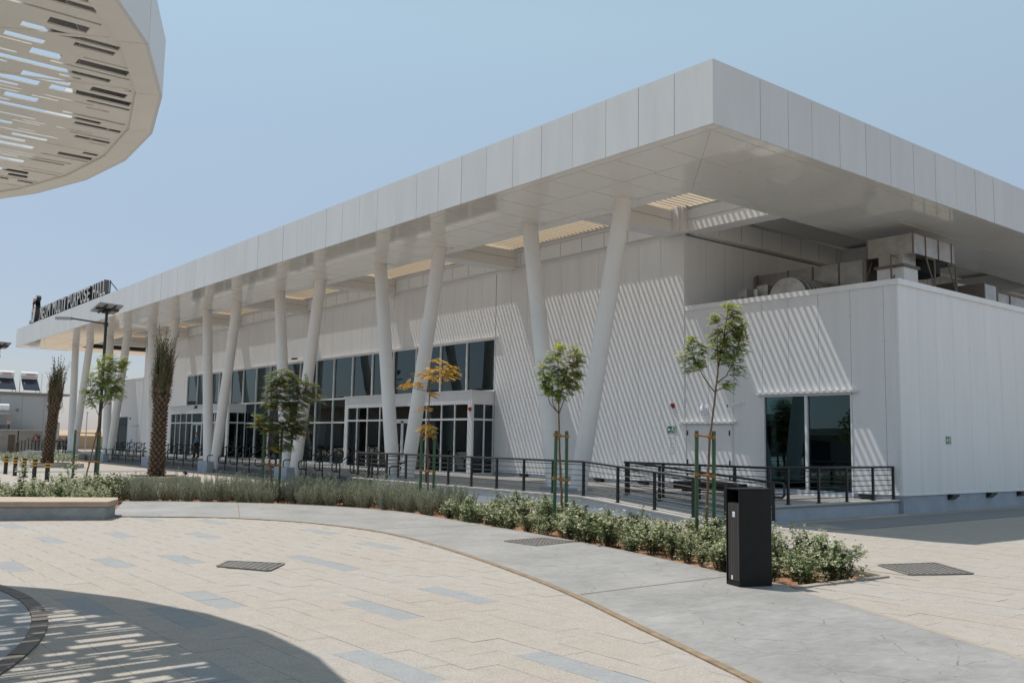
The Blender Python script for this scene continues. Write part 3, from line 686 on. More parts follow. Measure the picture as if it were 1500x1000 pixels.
# corner block window, two big panes
f = MB().box(XW - .02, XW + .1, 14.42, 14.47, PF, 3.28).box(XW - .02, XW + .1, 17.39, 17.44, PF, 3.28).box(XW - .02, XW + .1, 15.88, 15.96, PF, 3.28).box(XW - .022, XW + .1, 14.42, 17.44, 3.24, 3.30).box(XW - .022, XW + .1, 14.42, 17.44, PF, PF + .05)
part(f, 'window_frame', M['frame'])
pane(14.47, 15.88, PF + .05, 3.24, XW + .05); pane(15.96, 17.39, PF + .05, 3.24, XW + .05)
part(MB().box(XW - .16, XW, 14.2, 17.62, 3.305, 3.37), 'window_drip', M['frame'])
# white double service door
f = MB().box(XW - .03, XW + .06, 20.50, 20.57, PF, 2.46).box(XW - .03, XW + .06, 18.60, 18.66, PF, 2.46).box(XW - .03, XW + .06, 18.66, 20.50, 2.40, 2.46)
part(f, 'door_frame', M['frame'])
for s in (0, 1):
    p, q = (18.665, 19.575) if s == 0 else (19.583, 20.495)
    d = part(MB().box(XW - .012, XW + .04, p, q, PF + .02, 2.395), 'service_door', M['wall'])
    hy = p + .05 if s == 0 else q - .05
    for z in (.62, 1.1, 2.05): part(MB().box(XW - .03, XW - .0125, hy - .022, hy + .022, z, z + .16), 'hinge', M['black'], d)
part(MB().box(XW - .15, XW - .0005, 18.42, 20.72, 2.465, 2.50).box(XW - .15, XW - .142, 18.42, 20.72, 2.44, 2.465), 'door_drip', M['frame'])
# far block door and window
d = part(MB().box(XW - .03, XW - .012, 79.0, 80.4, PF, 2.45), 'service_door', M['wall'])
part(MB().box(XW - .06, XW - .031, 80.2, 80.3, 1.0, 1.4), 'door_handle', M['black'], d)
part(MB().box(XW - .13, XW - .012, 78.7, 80.6, 2.5, 2.56), 'door_drip', M['frame'])
part(MB().box(XW - .022, XW - .012, 81.6, 84.4, PF, 3.25), 'window_pane', M['glass'])
part(MB().box(XW - .03, XW - .012, 81.5, 81.6, PF, 3.3).box(XW - .03, XW - .012, 84.4, 84.5, PF, 3.3).box(XW - .032, XW - .012, 81.5, 84.5, 3.25, 3.3), 'window_frame', M['frame'])

# ================================================================== PLATFORM, STEPS, RAMPS
YA, YB, YR = 13.10, 29.3, 17.5                        # platform ends, ramp top
plat = structure(MB().box(18.30, 19.22, YA, YB + .02, -.25, PF).box(18.30, 19.22, 2 * YM - YB - .02, 2 * YM - YA, -.25, PF).box(19.22, XW + .01, YA, 2 * YM - YA, -.25, PF).build('entrance_platform', [M['floor']]))
MB().box(18.295, XW, YA - .012, YA - .001, -.22, PF - .05).build('platform_face', M['plinth'], plat)
MB().box(18.24, XW + .01, YA - .05, YA + .22, PF + .001, PF + .036).build('platform_coping', M['coping'], plat)
for k, xs_ in enumerate((18.62, 18.92)):              # the flight along the facade
    MB().box(xs_, 19.218 if k else 18.918, YB + .022, 2 * YM - YB - .022, -.2, -.15 + .16 * (k + 1)).build('step', M['step'], plat)
def ramp(sgn):
    Y = (lambda y: y) if sgn > 0 else (lambda y: 2 * YM - y)
    zf = lambda y: (PF if y > YR else max(-.0, PF - (YR - y) * .078))
    def strip(name, x0, x1, ya, yb, top, m, base=-.25):
        b = MB(); n = 12
        ys_ = [ya + (yb - ya) * i / n for i in range(n + 1)] + [YR]; ys_ = sorted(set(y for y in ys_ if ya <= y <= yb))
        for a_, b_ in zip(ys_, ys_[1:]):
            vs = [(x0, Y(a_), base), (x1, Y(a_), base), (x1, Y(b_), base), (x0, Y(b_), base), (x0, Y(a_), top(a_)), (x1, Y(a_), top(a_)), (x1, Y(b_), top(b_)), (x0, Y(b_), top(b_))]
            fs = [(4, 5, 6, 7), (1, 2, 6, 5), (3, 0, 4, 7), (0, 1, 5, 4), (2, 3, 7, 6)]
            b.add(vs, fs if sgn > 0 else [f[::-1] for f in fs])
        return b.build(name, m, plat)
    strip('ramp_floor', 16.60, 18.10, 12.6, YB, lambda y: zf(y), M['floor'])
    strip('ramp_wall', 16.42, 16.595, 12.6, YB, lambda y: zf(y) + .03, M['plinth'])
    strip('ramp_coping', 16.39, 16.63, 12.58, YB + .02, lambda y: zf(y) + .065, M['coping'], -0.05 if False else .0)
    strip('ramp_curb', 18.105, 18.29, 12.55, YR + .5, lambda y: max(zf(y) + .03, .03), M['plinth'])
ramp(1); ramp(-1)
# coping sheets must not hide the painted wall: keep them as thin caps
for o in [q for q in plat.children if q.name.startswith('ramp_coping')]:
    me = o.data; oz = wloc(o).z
    zs = {}
    for v in me.vertices: zs.setdefault((round(v.co.x, 3), round(v.co.y, 3)), []).append(v)
    for vv in zs.values():
        t = max(q.co.z for q in vv)
        for q in vv:
            if q.co.z < t - .01: q.co.z = t - .034
    me.update()

def railing(label, line, zf, posts, loop0=False, loop1=False, nb=6, h=.87, group=None, name='metal_railing'):
    """posts, thin bars and a round top rail following a polyline on the floor"""
    t = thing(name, label, 'railing', (line[0][0], line[0][1], zf(line[0])), group)
    P = [V((p[0], p[1], zf(p))) for p in line]
    top = [p + V((0, 0, h)) for p in P]
    def lp(pts, end):
        a, b = (pts[0], pts[1]) if end == 0 else (pts[-1], pts[-2]); d = (a - b); d.z = 0; d.normalize()
        q = [a + d * .24, a + d * .30 - V((0, 0, .06)), a + d * .30 - V((0, 0, .27)), a + d * .24 - V((0, 0, .33)), a + d * .02 - V((0, 0, .33))]
        return q
    pts = list(top)
    if loop0: pts = lp(top, 0)[::-1] + pts
    if loop1: pts = pts + lp(top, 1)
    MB().tube(pts, .030, 10).build('top_rail', M['black'], t, smooth=True)
    for p in posts:
        z = zf(p)
        m = MB().box(p[0] - .028, p[0] + .028, p[1] - .028, p[1] + .028, z, z + h - .012).box(p[0] - .06, p[0] + .06, p[1] - .05, p[1] + .05, z, z + .012)
        m.build('post', M['black'], t)
    for i in range(nb):
        hh_ = .12 + (h - .2) * i / (nb - 1)
        MB().tube([p + V((0, 0, hh_)) for p in P], .010, 5).build('bar', M['black'], t)
    return t
zr = lambda y: (PF if y > YR else max(0, PF - (YR - y) * .078)) + .065
zfar = lambda y: zr(2 * YM - y)
rp = [29.1, 28.38, 27.16, 25.96, 24.75, 23.54, 22.34, 21.12, 19.9, 18.69, 17.5, 16.27, 15.06, 13.89]
XR = 16.51
railing('long black railing on the pale coping of the near ramp wall behind the shrubs', [(XR, 29.2), (XR, YR), (XR, 12.95)], lambda p: zr(p[1]), [(XR, y) for y in rp + [12.98]], loop1=True)
railing('short black return railing at the left end of the near ramp', [(XR + .05, 29.14), (18.2, 29.14)], lambda p: PF + .03, [(17.1, 29.14), (17.7, 29.14), (18.2, 29.14)], loop1=True)
railing('black inner railing sloping down along the near ramp curb', [(18.2, 17.7), (18.2, YR), (18.2, 12.95)], lambda p: zr(p[1]) - .02, [(18.2, y) for y in (17.62, 16.43, 15.21, 14.05, 12.95)], loop1=True)
railing('level black railing round the platform edge in front of the corner window', [(18.42, 17.85), (18.42, 13.2), (23.98, 13.2)], lambda p: PF + .036, [(18.42, y) for y in (17.75, 16.5, 15.3, 14.2)] + [(x, 13.2) for x in (18.42, 19.14, 20.42, 21.67, 22.93, 23.95)])
railing('distant black railing on the far ramp wall behind the leaning palm', [(XR, 2 * YM - 29.2), (XR, 2 * YM - YR), (XR, 2 * YM - 12.9)], lambda p: zfar(p[1]), [(XR, 2 * YM - y) for y in rp + [12.95]])
railing('distant black inner railing along the far ramp curb', [(18.2, 2 * YM - 17.7), (18.2, 2 * YM - 12.95)], lambda p: zfar(p[1]) - .02, [(18.2, 2 * YM - y) for y in (17.62, 16.43, 15.21, 14.05, 12.95)])
# handrails of the steps
def handrail():
    t = thing('stair_handrail', 'black looped handrail with thin bars standing on the entrance steps', 'handrail', (0, 0, 0), 'handrails on the entrance steps')
    z0, z1, L = -.15, PF, .66; h = .90
    a, b = V((0, 0, z0 + h)), V((L, 0, z1 + h))
    pts = [V((-.02, 0, z0 + h - .36)), V((-.28, 0, z0 + h - .36)), V((-.36, 0, z0 + h - .29)), V((-.36, 0, z0 + h - .07)), V((-.28, 0, z0 + h)), a, b, b + V((.26, 0, 0)), b + V((.32, 0, -.06)), b + V((.32, 0, -.28)), b + V((.26, 0, -.34)), b + V((.02, 0, -.34))]
    MB().tube(pts, .026, 8).build('top_rail', M['black'], t, smooth=True)
    for p, z in ((a, z0), (b, z1)):
        MB().box(p.x - .022, p.x + .022, -.022, .022, z, p.z - .01).box(p.x - .05, p.x + .05, -.05, .05, z, z + .012).build('post', M['black'], t)
    for i in range(6):
        k = .10 + .125 * i
        MB().tube([(0, 0, z0 + k), (L, 0, z1 + k)], .0085, 5).build('bar', M['black'], t)
    return t
hr = handrail(); hy = [29.9, 31.35] + [32.87 + 1.524 * i for i in range(24)]
for i, y in enumerate(hy):
    if i == 0: hr.location = (18.66, y, 0)
    else: copytree(hr, (18.66, y, 0))

# ================================================================== THINGS ON THE HALL
def wall_box_x(name, label, cat, m, y0, y1, z0, z1, d=.06, x=XW): return tag(bevel(MB().box(x - d, x - .001, y0, y1, z0, z1).build(name, m, org=(x, (y0 + y1) / 2, z0)), .008, 2), label, cat)
for lab, y, z, x in (('red alarm sounder on the white wall left of the round wall lamp', 21.08, 3.05, XW), ('red alarm sounder at the corner of the near vestibule', 31.16, 3.06, 22.9), ('red alarm sounder high on the far low block', 80.9, 3.1, XW - .01)):
    t = thing('fire_alarm', lab, 'alarm', (x, y, z))
    bevel(MB().box(x - .05, x - .001, y - .07, y + .07, z - .08, z + .08).build('housing', M['red'], t), .012)
    MB().tube([(x - .05, y, z + .01), (x - .10, y, z + .01)], .05, 12).build('horn', M['red'], t)
    MB().box(x - .055, x - .0501, y + .02, y + .06, z - .06, z - .02).build('label_plate', M['white'], t)
t = thing('wall_lamp', 'round white bulkhead lamp above the white service door', 'lamp', (XW, 19.75, 2.88))
MB().tube([(XW - .001, 19.75, 2.88), (XW - .05, 19.75, 2.88)], .175, 24).build('lamp_ring', M['white'], t)
bm_ = MB(); bm_.tube([(XW - .05, 19.75, 2.88), (XW - .085, 19.75, 2.88), (XW - .11, 19.75, 2.88), (XW - .12, 19.75, 2.88)], [.15, .135, .09, .03], 24); bm_.build('diffuser', M['lampwhite'], t, smooth=True)
t = thing('security_camera', 'small white camera on a short arm between the service door and the corner window', 'camera', (XW, 18.2, 3.1))
MB().tube([(XW - .001, 18.2, 3.1), (XW - .03, 18.2, 3.1)], .07, 14).build('mount', M['white'], t)
MB().tube([(XW - .03, 18.2, 3.1), (XW - .22, 18.36, 3.06)], .02, 8).build('arm', M['white'], t)
MB().tube([(XW - .18, 18.33, 3.05), (XW - .34, 18.52, 2.99)], .045, 10).build('camera_body', M['white'], t)
MB().tube([(XW - .34, 18.52, 2.99), (XW - .36, 18.54, 2.98)], .04, 10).build('lens', M['black'], t)
t = thing('security_camera', 'small white camera on an arm above the tall glazing behind the dark leafy tree', 'camera', (XW, 49.3, 6.35))
MB().tube([(XW, 49.3, 6.3), (XW - .4, 49.3, 6.36)], .02, 6).build('arm', M['white'], t); MB().tube([(XW - .3, 49.3, 6.3), (XW - .6, 49.42, 6.26)], .05, 8).build('camera_body', M['black'], t)
t = thing('security_camera', 'small dark camera under the near vestibule roof edge', 'camera', (22.88, 37.4, 3.8)); MB().box(22.78, 22.9, 37.3, 37.5, 3.62, 3.8).build('camera_body', M['black'], t); MB().tube([(22.8, 37.4, 3.66), (22.7, 37.35, 3.62)], .04, 8).build('lens', M['black'], t)
t = thing('security_camera', 'small dark camera under the left window near the tall palm', 'camera', (22.88, 62.6, 3.8)); MB().box(22.78, 22.9, 62.5, 62.7, 3.62, 3.8).build('camera_body', M['black'], t); MB().tube([(22.8, 62.6, 3.66), (22.7, 62.55, 3.62)], .04, 8).build('lens', M['black'], t)
# emergency exit signs (arrow, running figure, door) and the notice
def exitsign(label, P, ax, nrm, w_, h_):
    P, ax, nrm = V(P), V(ax), V(nrm); up = V((0, 0, 1)); t = thing('exit_sign', label, 'sign', P)
    def pl(name, m, polys, d): 
        b = MB()
        for poly in polys: b.add([P + ax * (u * w_) + up * (v * h_) + nrm * d for u, v in poly], [tuple(range(len(poly)))])
        return b.build(name, m, t)
    bevel(MB().obox(P + nrm * .006, ax * (w_ / 2), up * (h_ / 2), nrm * .006).build('sign_plate', M['green'], t), .003, 1)
    R = lambda x0, y0, x1, y1: [(x0, y0), (x1, y0), (x1, y1), (x0, y1)]
    pl('border', M['white'], [R(-.5, .44, .5, .5), R(-.5, -.5, .5, -.44), R(-.5, -.44, -.47, .44), R(.47, -.44, .5, .44)], .0135)
    pl('arrow', M['white'], [[(-.42, 0), (-.28, .26), (-.28, -.26)], R(-.28, -.08, -.16, .08)], .0135)
    fig = [[(.10 + .05 * cos(k * pi / 4), .27 + .10 * sin(k * pi / 4)) for k in range(8)], [(-.02, .16), (.10, .18), (.12, -.02), (.03, -.04)], [(-.02, .16), (-.10, .02), (-.07, 0), (.02, .12)], [(.10, .16), (.2, .04), (.17, .01), (.08, .1)],
           [(.03, -.02), (-.03, -.2), (-.12, -.3), (-.1, -.36), (0, -.25), (.07, -.04)], [(.08, -.02), (.14, -.16), (.1, -.36), (.15, -.36), (.19, -.15), (.13, -.02)]]
    pl('running_figure', M['white'], fig, .0135)
    pl('door_symbol', M['white'], [R(.24, -.36, .28, .36), R(.40, -.36, .44, .36), R(.28, .3, .40, .36)], .0135)
exitsign('green emergency exit sign beside the white service door', (XW - .001, 21.14, 2.24), (0, -1, 0), (-1, 0, 0), .40, .26)
exitsign('green emergency exit sign on the shaded right wall', (26.63, YW - .001, 2.0), (1, 0, 0), (0, -1, 0), .30, .24)
t = thing('wall_notice', 'white notice with grey lines below the green exit sign', 'notice', (XW, 21.14, 1.78))
MB().box(XW - .008, XW - .001, 21.0, 21.28, 1.46, 2.06).build('sheet', M['white'], t)
b = MB()
random.seed(3)
for i in range(11):
    z = 2.0 - i * .048
    for y0, y1 in ((21.03, 21.25),) if i == 1 else ((21.04, 21.10), (21.13, 21.17 + random.uniform(0, .07))) if i % 3 else ((21.15, 21.24),): b.box(XW - .0095, XW - .0085, y0, y1, z - .012, z)
stuffpart(b.build('printed_lines', M['print'], t))
# black wedge lights under the wall panels
def wedge(label, P, d, n):
    P, d, n = V(P), V(d), V(n); t = thing('wedge_light', label, 'light', P)
    b = MB(); pr = [(0, 0), (.16, 0), (.16, -.05), (.05, -.14), (0, -.16)]
    vs = [P + n * a + V((0, 0, z)) + d * s for s in (-.2, .2) for a, z in pr]; k = len(pr)
    b.add(vs, [tuple(range(k - 1, -1, -1)), tuple(range(k, 2 * k))] + [(i, (i + 1) % k, k + (i + 1) % k, k + i) for i in range(k)])
    b.build('housing', M['black'], t); MB().obox(P + n * .09 - V((0, 0, .09)), d * .16, n * .03, V((0, 0, .004))).build('lens', M['lampgrey'], t)
for x, s in ((26.7, 'nearest the building corner'), (29.1, 'second from the building corner'), (31.2, 'at the right edge of view')): wedge('black wedge light under the shaded right wall, ' + s, (x, YW + .012, .468), (1, 0, 0), (0, -1, 0))
for y, s in ((28.9, 'left of the nearest slanted columns'), (24.6, 'right of the nearest slanted columns'), (22.4, 'left of the service door behind the ramp railings'), (14.0, 'right of the corner window')): wedge('black wedge light on the plinth ' + s, (XW + .012, y, .465), (0, 1, 0), (-1, 0, 0))
# dark low box on the platform behind the ramp rails
t = thing('floor_trough', 'long low dark box on the platform in front of the service door', 'box', (22.4, 18.9, PF))
bevel(MB().box(22.0, 22.5, 16.9, 19.3, PF + .06, PF + .30).build('casing', M['bin'], t), .01); MB().box(22.05, 22.45, 17.2, 17.3, PF, PF + .058).box(22.05, 22.45, 18.9, 19.0, PF, PF + .058).build('foot', M['black'], t)
# roof sign
sign = thing('roof_sign', 'large block letter sign with a coloured emblem standing on the fascia edge', 'sign', (16.25, 69.5, ZT))
def letter(ch, y, h, z, wd):
    cu = bpy.data.curves.new('letter', 'FONT'); cu.body = ch; cu.size = 1.0; cu.extrude = .16; cu.offset = .012
    o = bpy.data.objects.new('tmp', cu); C.objects.link(o); bpy.context.view_layer.update()
    me = bpy.data.meshes.new_from_object(o.evaluated_get(bpy.context.evaluated_depsgraph_get())); bpy.data.objects.remove(o); bpy.data.curves.remove(cu)
    xs_ = [v.co.x for v in me.vertices]; x0, x1 = min(xs_), max(xs_); y0 = min(v.co.y for v in me.vertices); y1 = max(v.co.y for v in me.vertices)
    for v in me.vertices:
        u = (v.co.x - x0) / (x1 - x0) * wd; k = (v.co.y - y0) / (y1 - y0) * h
        v.co = (16.2 - v.co.z - sign.location.x, y - u - sign.location.y, z + k - sign.location.z)
    me.materials.clear(); me.materials.append(M['letter']); me.materials.append(M['letterside'])
    for p in me.polygons: p.material_index = 0 if p.normal.x < -.7 else 1
    o = bpy.data.objects.new('letter', me); C.objects.link(o); o.parent = sign
txt = 'NEOM MULTI PURPOSE HALL'; W_ = {'I': .35, 'M': 1.15, ' ': .55, 'L': .72, 'E': .78}
tot = sum(W_.get(c, .9) + .22 for c in txt); y = 78.45; k = (78.45 - 60.6) / tot
for c in txt:
    wd = W_.get(c, .9) * k
    if c != ' ': letter(c, y, .98, ZT + .10, wd)
    y -= (W_.get(c, .9) + .22) * k
b = MB().box(16.3, 16.38, 60.4, 81.6, ZT + .02, ZT + .12)
for yy in (61, 64.5, 68, 71.5, 75, 78, 80.2): b.box(16.36, 16.42, yy, yy + .06, ZT - .04, ZT + 1.05).tube([(16.4, yy, ZT + .95), (17.3, yy, ZT - .04)], .03, 5)
each(b, 'support_frame', M['letterside'], sign)
b = MB()
def em(poly, m, dx=0):
    b = MB(); k = len(poly); vs = [(16.0 + dx, y, ZT + z) for y, z in poly] + [(16.34, y, ZT + z) for y, z in poly]
    b.k = 1; b.add(vs, [(i, (i + 1) % k, k + (i + 1) % k, k + i) for i in range(k)]); b.k = 0; b.add(vs[:k], [tuple(range(k))]); b.k = 1; b.add(vs[k:], [tuple(range(k - 1, -1, -1))])
    b.build('emblem_piece', [m, M['letterside']], sign)
def arc(cy, cz, r, a0, a1, n=8): return [(cy + r * cos(RAD(a0 + (a1 - a0) * i / n)), cz + r * sin(RAD(a0 + (a1 - a0) * i / n))) for i in range(n + 1)]
em([(81.35, .1), (80.95, .1)] + [(80.95, .85), (81.35, 1.0)], M['skyblue']); em([(81.3, 1.02), (80.7, .86), (80.6, 1.5)] + arc(80.85, 1.75, .3, 0, 120), M['coral'])
em([(80.9, .1), (80.3, .1), (79.9, 1.1), (80.55, 1.35)], M['letter']); em([(80.5, 1.4), (79.75, 1.15)] + arc(80.1, 1.85, .36, -10, 170), M['white'])
em([(81.9, .02), (81.4, .02), (81.4, .32), (81.9, .32)], M['print'])

# ---- ducts on the low roof, under the soffit
def seam(b, x0, x1, y0, y1, z0, z1, e=.018): b.box(x0 - e, x1 + e, y0 - e, y1 + e, z0 - e, z1 + e)
t = thing('exhaust_hood', 'dull metal exhaust hood box on thin legs above the roof corner, close under the soffit', 'duct', (28.5, 15.2, 6.2))
HX0, HX1, HY0, HY1, HZ0, HZ1 = 27.7, 30.4, 14.4, 15.98, 7.86, 8.50
bevel(MB().box(HX0, HX1, HY0, HY1, HZ0, HZ1).build('hood_box', M['galv'], t), .012)
b = MB()
for x in (HX0 + .01, HX0 + .78, HX0 + 1.62, HX0 + 2.5): b.box(x, x + .035, HY0 - .02, HY0 - .001, HZ0 - .02, HZ1 + .02)
b.box(HX0 - .02, HX0 - .001, HY0 - .02, HY0 + .02, HZ0 - .02, HZ1 + .02).box(HX0 - .02, HX0 - .001, HY1 - .04, HY1, HZ0 - .02, HZ1 + .02)
each(b, 'flange', M['rust'], t)
MB().prism([(HX1 + .45 * sin(a_), (HY0 + HY1) / 2 - .79 * cos(a_)) for a_ in [pi * i / 10 for i in range(11)]], HZ0, HZ1).build('rounded_end', M['galv'], t)
MB().tube([(29.4, 15.15, HZ0 - .45), (29.4, 15.15, HZ0)], .68, 28).build('fan_drum', M['bininner'], t)
MB().box(27.62, 28.5, 14.68, 15.58, 6.2, 7.45).build('roof_curb', M['wall'], t)
MB().box(27.56, 28.56, 14.62, 15.64, 7.452, 7.54).build('curb_flange', M['rust'], t); MB().box(27.66, 28.46, 14.72, 15.54, 7.542, 7.858).build('collar', M['galv'], t)
b = MB()
for x, y in ((27.45, 15.95), (27.45, 15.0), (29.15, 14.45), (30.6, 14.45), (30.6, 15.9)):
    b.tube([(x, y, 6.2), (x, y, HZ0)], .03, 6); sx = .55 if x < 28 else -.55; b.tube([(x, y, 6.9), (x + sx, y, HZ0 - .02)], .025, 6); b.tube([(x, y, HZ0 - .03), (x + sx, y, HZ0 - .03)], .025, 6)
each(b, 'leg_frame', M['rust'], t)
t = thing('roof_duct', 'long square sheet metal duct running back from the hood to the tall wall', 'duct', (28.4, 18.3, 6.2))
MB().box(27.9, 29.0, 16.1, 20.55, 7.0, 7.92).build('duct_run', M['galv'], t)
b = MB()
for y in (16.1, 17.1, 18.1, 19.1, 20.4): seam(b, 27.9, 29.0, y, y + .03, 7.0, 7.92)
each(b, 'flange', M['rust'], t)
b = MB()
for y in (16.6, 18.4, 20.2): b.box(27.95, 28.0, y, y + .05, 6.2, 6.99).box(28.9, 28.95, y, y + .05, 6.2, 6.99).box(27.85, 29.05, y, y + .05, 6.93, 6.985)
each(b, 'leg_frame', M['rust'], t)
t = thing('fan_cowl', 'ribbed curved metal fan cowl on the low roof left of the hood', 'duct', (26.6, 17.9, 6.2))
pr = [(18.57, 6.22)] + [(17.85 + .72 * cos(a_), 6.62 + .68 * sin(a_)) for a_ in [pi * i / 14 for i in range(15)]] + [(17.13, 6.22)]
k = len(pr); b = MB(); b.add([(x, y, z) for x in (26.0, 27.6) for y, z in pr], [tuple(range(k)), tuple(range(2 * k - 1, k - 1, -1))] + [(i, (i + 1) % k, k + (i + 1) % k, k + i) for i in range(k)])
smoothby(b.build('cowl', M['galv'], t), 35)
for x in (26.25, 26.5, 26.75, 27.0, 27.25, 27.5):
    b = MB(); b.tube([(x, 17.85 + .74 * cos(a_), 6.62 + .70 * sin(a_)) for a_ in [pi * i / 14 for i in range(15)]], .05, 6); b.build('rib', M['galv'], t, smooth=True)
MB().box(26.2, 27.2, 18.76, 19.2, 6.5, 7.2).build('fan_box', M['galv'], t)
MB().box(25.7, 26.1, 19.25, 19.6, 6.75, 7.05).tube([(25.8, 18.95, 6.3), (25.8, 18.95, 7.0)], .09, 10).build('motor', M['galv'], t)
b = MB()
for y in (18.95, 19.4): b.tube([(25.65, y, 6.2), (25.65, y, 6.8)], .022, 5).tube([(26.2, y, 6.2), (26.2, y, 6.8)], .022, 5)
each(b, 'leg_frame', M['rust'], t)
t = thing('roof_duct', 'dark metal duct elbow on the low roof at the right edge of view', 'duct', (32.4, 14.6, 6.2))
MB().box(31.6, 32.6, 14.0, 14.9, 6.55, 7.30).build('duct_run', M['galv'], t); b = MB(); seam(b, 31.6, 31.64, 14.0, 14.9, 6.55, 7.3); seam(b, 32.56, 32.6, 14.0, 14.9, 6.55, 7.3); each(b, 'flange', M['rust'], t); each(MB().box(31.8, 31.86, 14.1, 14.8, 6.2, 6.548).box(32.3, 32.36, 14.1, 14.8, 6.2, 6.548), 'leg_frame', M['rust'], t)
t = thing('roof_duct', 'wide pale metal duct with seams on the low roof, rightmost of the ducts', 'duct', (34.5, 15.6, 6.2))
MB().box(32.2, 38.5, 15.2, 16.6, 6.4, 7.55).build('duct_run', M['galv'], t); b = MB()
for x in (32.2, 33.6, 35.0, 36.4, 37.8): seam(b, x, x + .04, 15.2, 16.6, 6.4, 7.55)
each(b, 'flange', M['rust'], t)

# ================================================================== CANOPY (round, perforated)
CC = V((-3.86, 10.31)); CR = 6.74; CZ = 4.75; CH = 0.52; NS = 37
cano = thing('round_canopy', 'large round white canopy with a soffit of long cut slots', 'canopy', (CC.x, CC.y, CZ))
a_off = math.atan2(8.18 - CC.y, 2.541 - CC.x)
cv = [V((CC.x + CR * cos(a_off + 2 * pi * i / NS), CC.y + CR * sin(a_off + 2 * pi * i / NS))) for i in range(NS)]
cin = [CC + (p - CC) * ((CR - .22) / CR) for p in cv]
ctop = [CC + (p - CC) * ((CR - .70) / CR) for p in cv]
random.seed(11)
for i in range(NS):
    a, b_, c, d = cv[i], cv[(i + 1) % NS], cin[(i + 1) % NS], cin[i]; e = (b_ - a).normalized() * .006
    n_ = V((e.y, -e.x)).normalized() * .03
    MB().prism([a + e, b_ - e, b_ - e - n_, a + e - n_], CZ + .001, CZ + CH).build('fascia_panel', M['canopyw'], cano)
    MB().prism([a + e - n_, b_ - e - n_, c - e, d + e], CZ, CZ + .02).build('rim_panel', M['canopy'], cano)
    f_, g_ = ctop[(i + 1) % NS], ctop[i]
    MB().prism([a - n_ * 1.2, b_ - n_ * 1.2, f_, g_], CZ + CH - .05, CZ + CH - .02).build('top_panel', M['canopyw'], cano)
    MB().prism([g_, f_, f_ - (f_ - CC).normalized() * .03, g_ - (g_ - CC).normalized() * .03], CZ + .034, CZ + CH - .051).build('inner_panel', M['canopyw'], cano)
RS = CR - .16
slots = MB(); row = 0; yy = CC.y - RS
def solid(x0, x1, y0, y1):
    if x1 - x0 > .004: slots.box(x0, x1, y0, y1, CZ + .0205, CZ + .0325)
while yy < CC.y + RS:
    hgt = random.choice([.04, .05, .06, .085]) if row % 2 == 0 else random.choice([.025, .035, .045, .06, .09, .13]); y1 = min(yy + hgt, CC.y + RS); ym = (yy + y1) / 2
    hw = math.sqrt(max(0.0, RS * RS - (ym - CC.y) ** 2)) * 0.997
    if hw > .1:
        x0, x1 = CC.x - hw, CC.x + hw
        if row % 2 == 0: solid(x0, x1, yy, y1)
        else:
            x = x0; x2 = x0 + random.uniform(.10, .35)
            while x2 < x1 - .16:
                L = random.choice([.18, .25, .35, .45, .6, .85]) * random.uniform(.85, 1.2); L = min(L, x1 - .09 - x2)
                if L <= .1: break
                solid(x, x2, yy, y1); x = x2 + L; x2 = x + random.choice([.10, .2, .3, .45, .7]) * random.uniform(.8, 1.3)
            solid(x, x1, yy, y1)
    yy = y1; row += 1
o = slots.build('slotted_soffit', M['canopy'], cano); o['kind'] = 'stuff'
for i in range(0, NS):                                # folded joints between the soffit sections
    if i % 2 == 0:
        d = (cv[i] - CC).normalized(); nn = V((-d.y, d.x))
        p, q = CC + d * 1.0, CC + d * (CR - .28)
        MB().prism([p + nn * .016, q + nn * .016, q - nn * .016, p - nn * .016], CZ + .012, CZ + .0202).build('soffit_rib', M['canopy'], cano)
MB().tube([(CC.x, CC.y, 0), (CC.x, CC.y, CZ + .4)], .35, 24).build('post', M['canopyw'], cano, smooth=True)
for k in range(6):
    a_ = k * pi / 3 + .2; MB().tube([(CC.x + 4.4 * cos(a_), CC.y + 4.4 * sin(a_), 0.02), (CC.x + 4.4 * cos(a_), CC.y + 4.4 * sin(a_), CZ + .1)], .12, 12).build('post', M['canopyw'], cano, smooth=True)

# ================================================================== BENCH, BIN, BOLLARDS, PLANTERS, LAMPS
t = thing('stone_bench', 'low curved bench with a sandstone slab on a grey concrete base', 'bench', (4.0, 22.3, gz(22)))
bp_ = [(5.82, 20.80), (6.26, 21.60), (6.40, 22.10), (4.3, 23.25), (0.6, 25.0), (-1.4, 25.7), (-2.0, 24.2), (0.3, 23.35), (3.98, 21.62)]
cen = V((2.6, 23.1))
inner = [tuple(V(p) + (cen - V(p)).normalized() * .05) for p in bp_]
bevel(MB().prism(inner, -.12, .215).build('bench_base', M['bench_base'], t), .02)
bevel(MB().prism(bp_, .22, .335).build('bench_slab', M['bench_top'], t), .012)

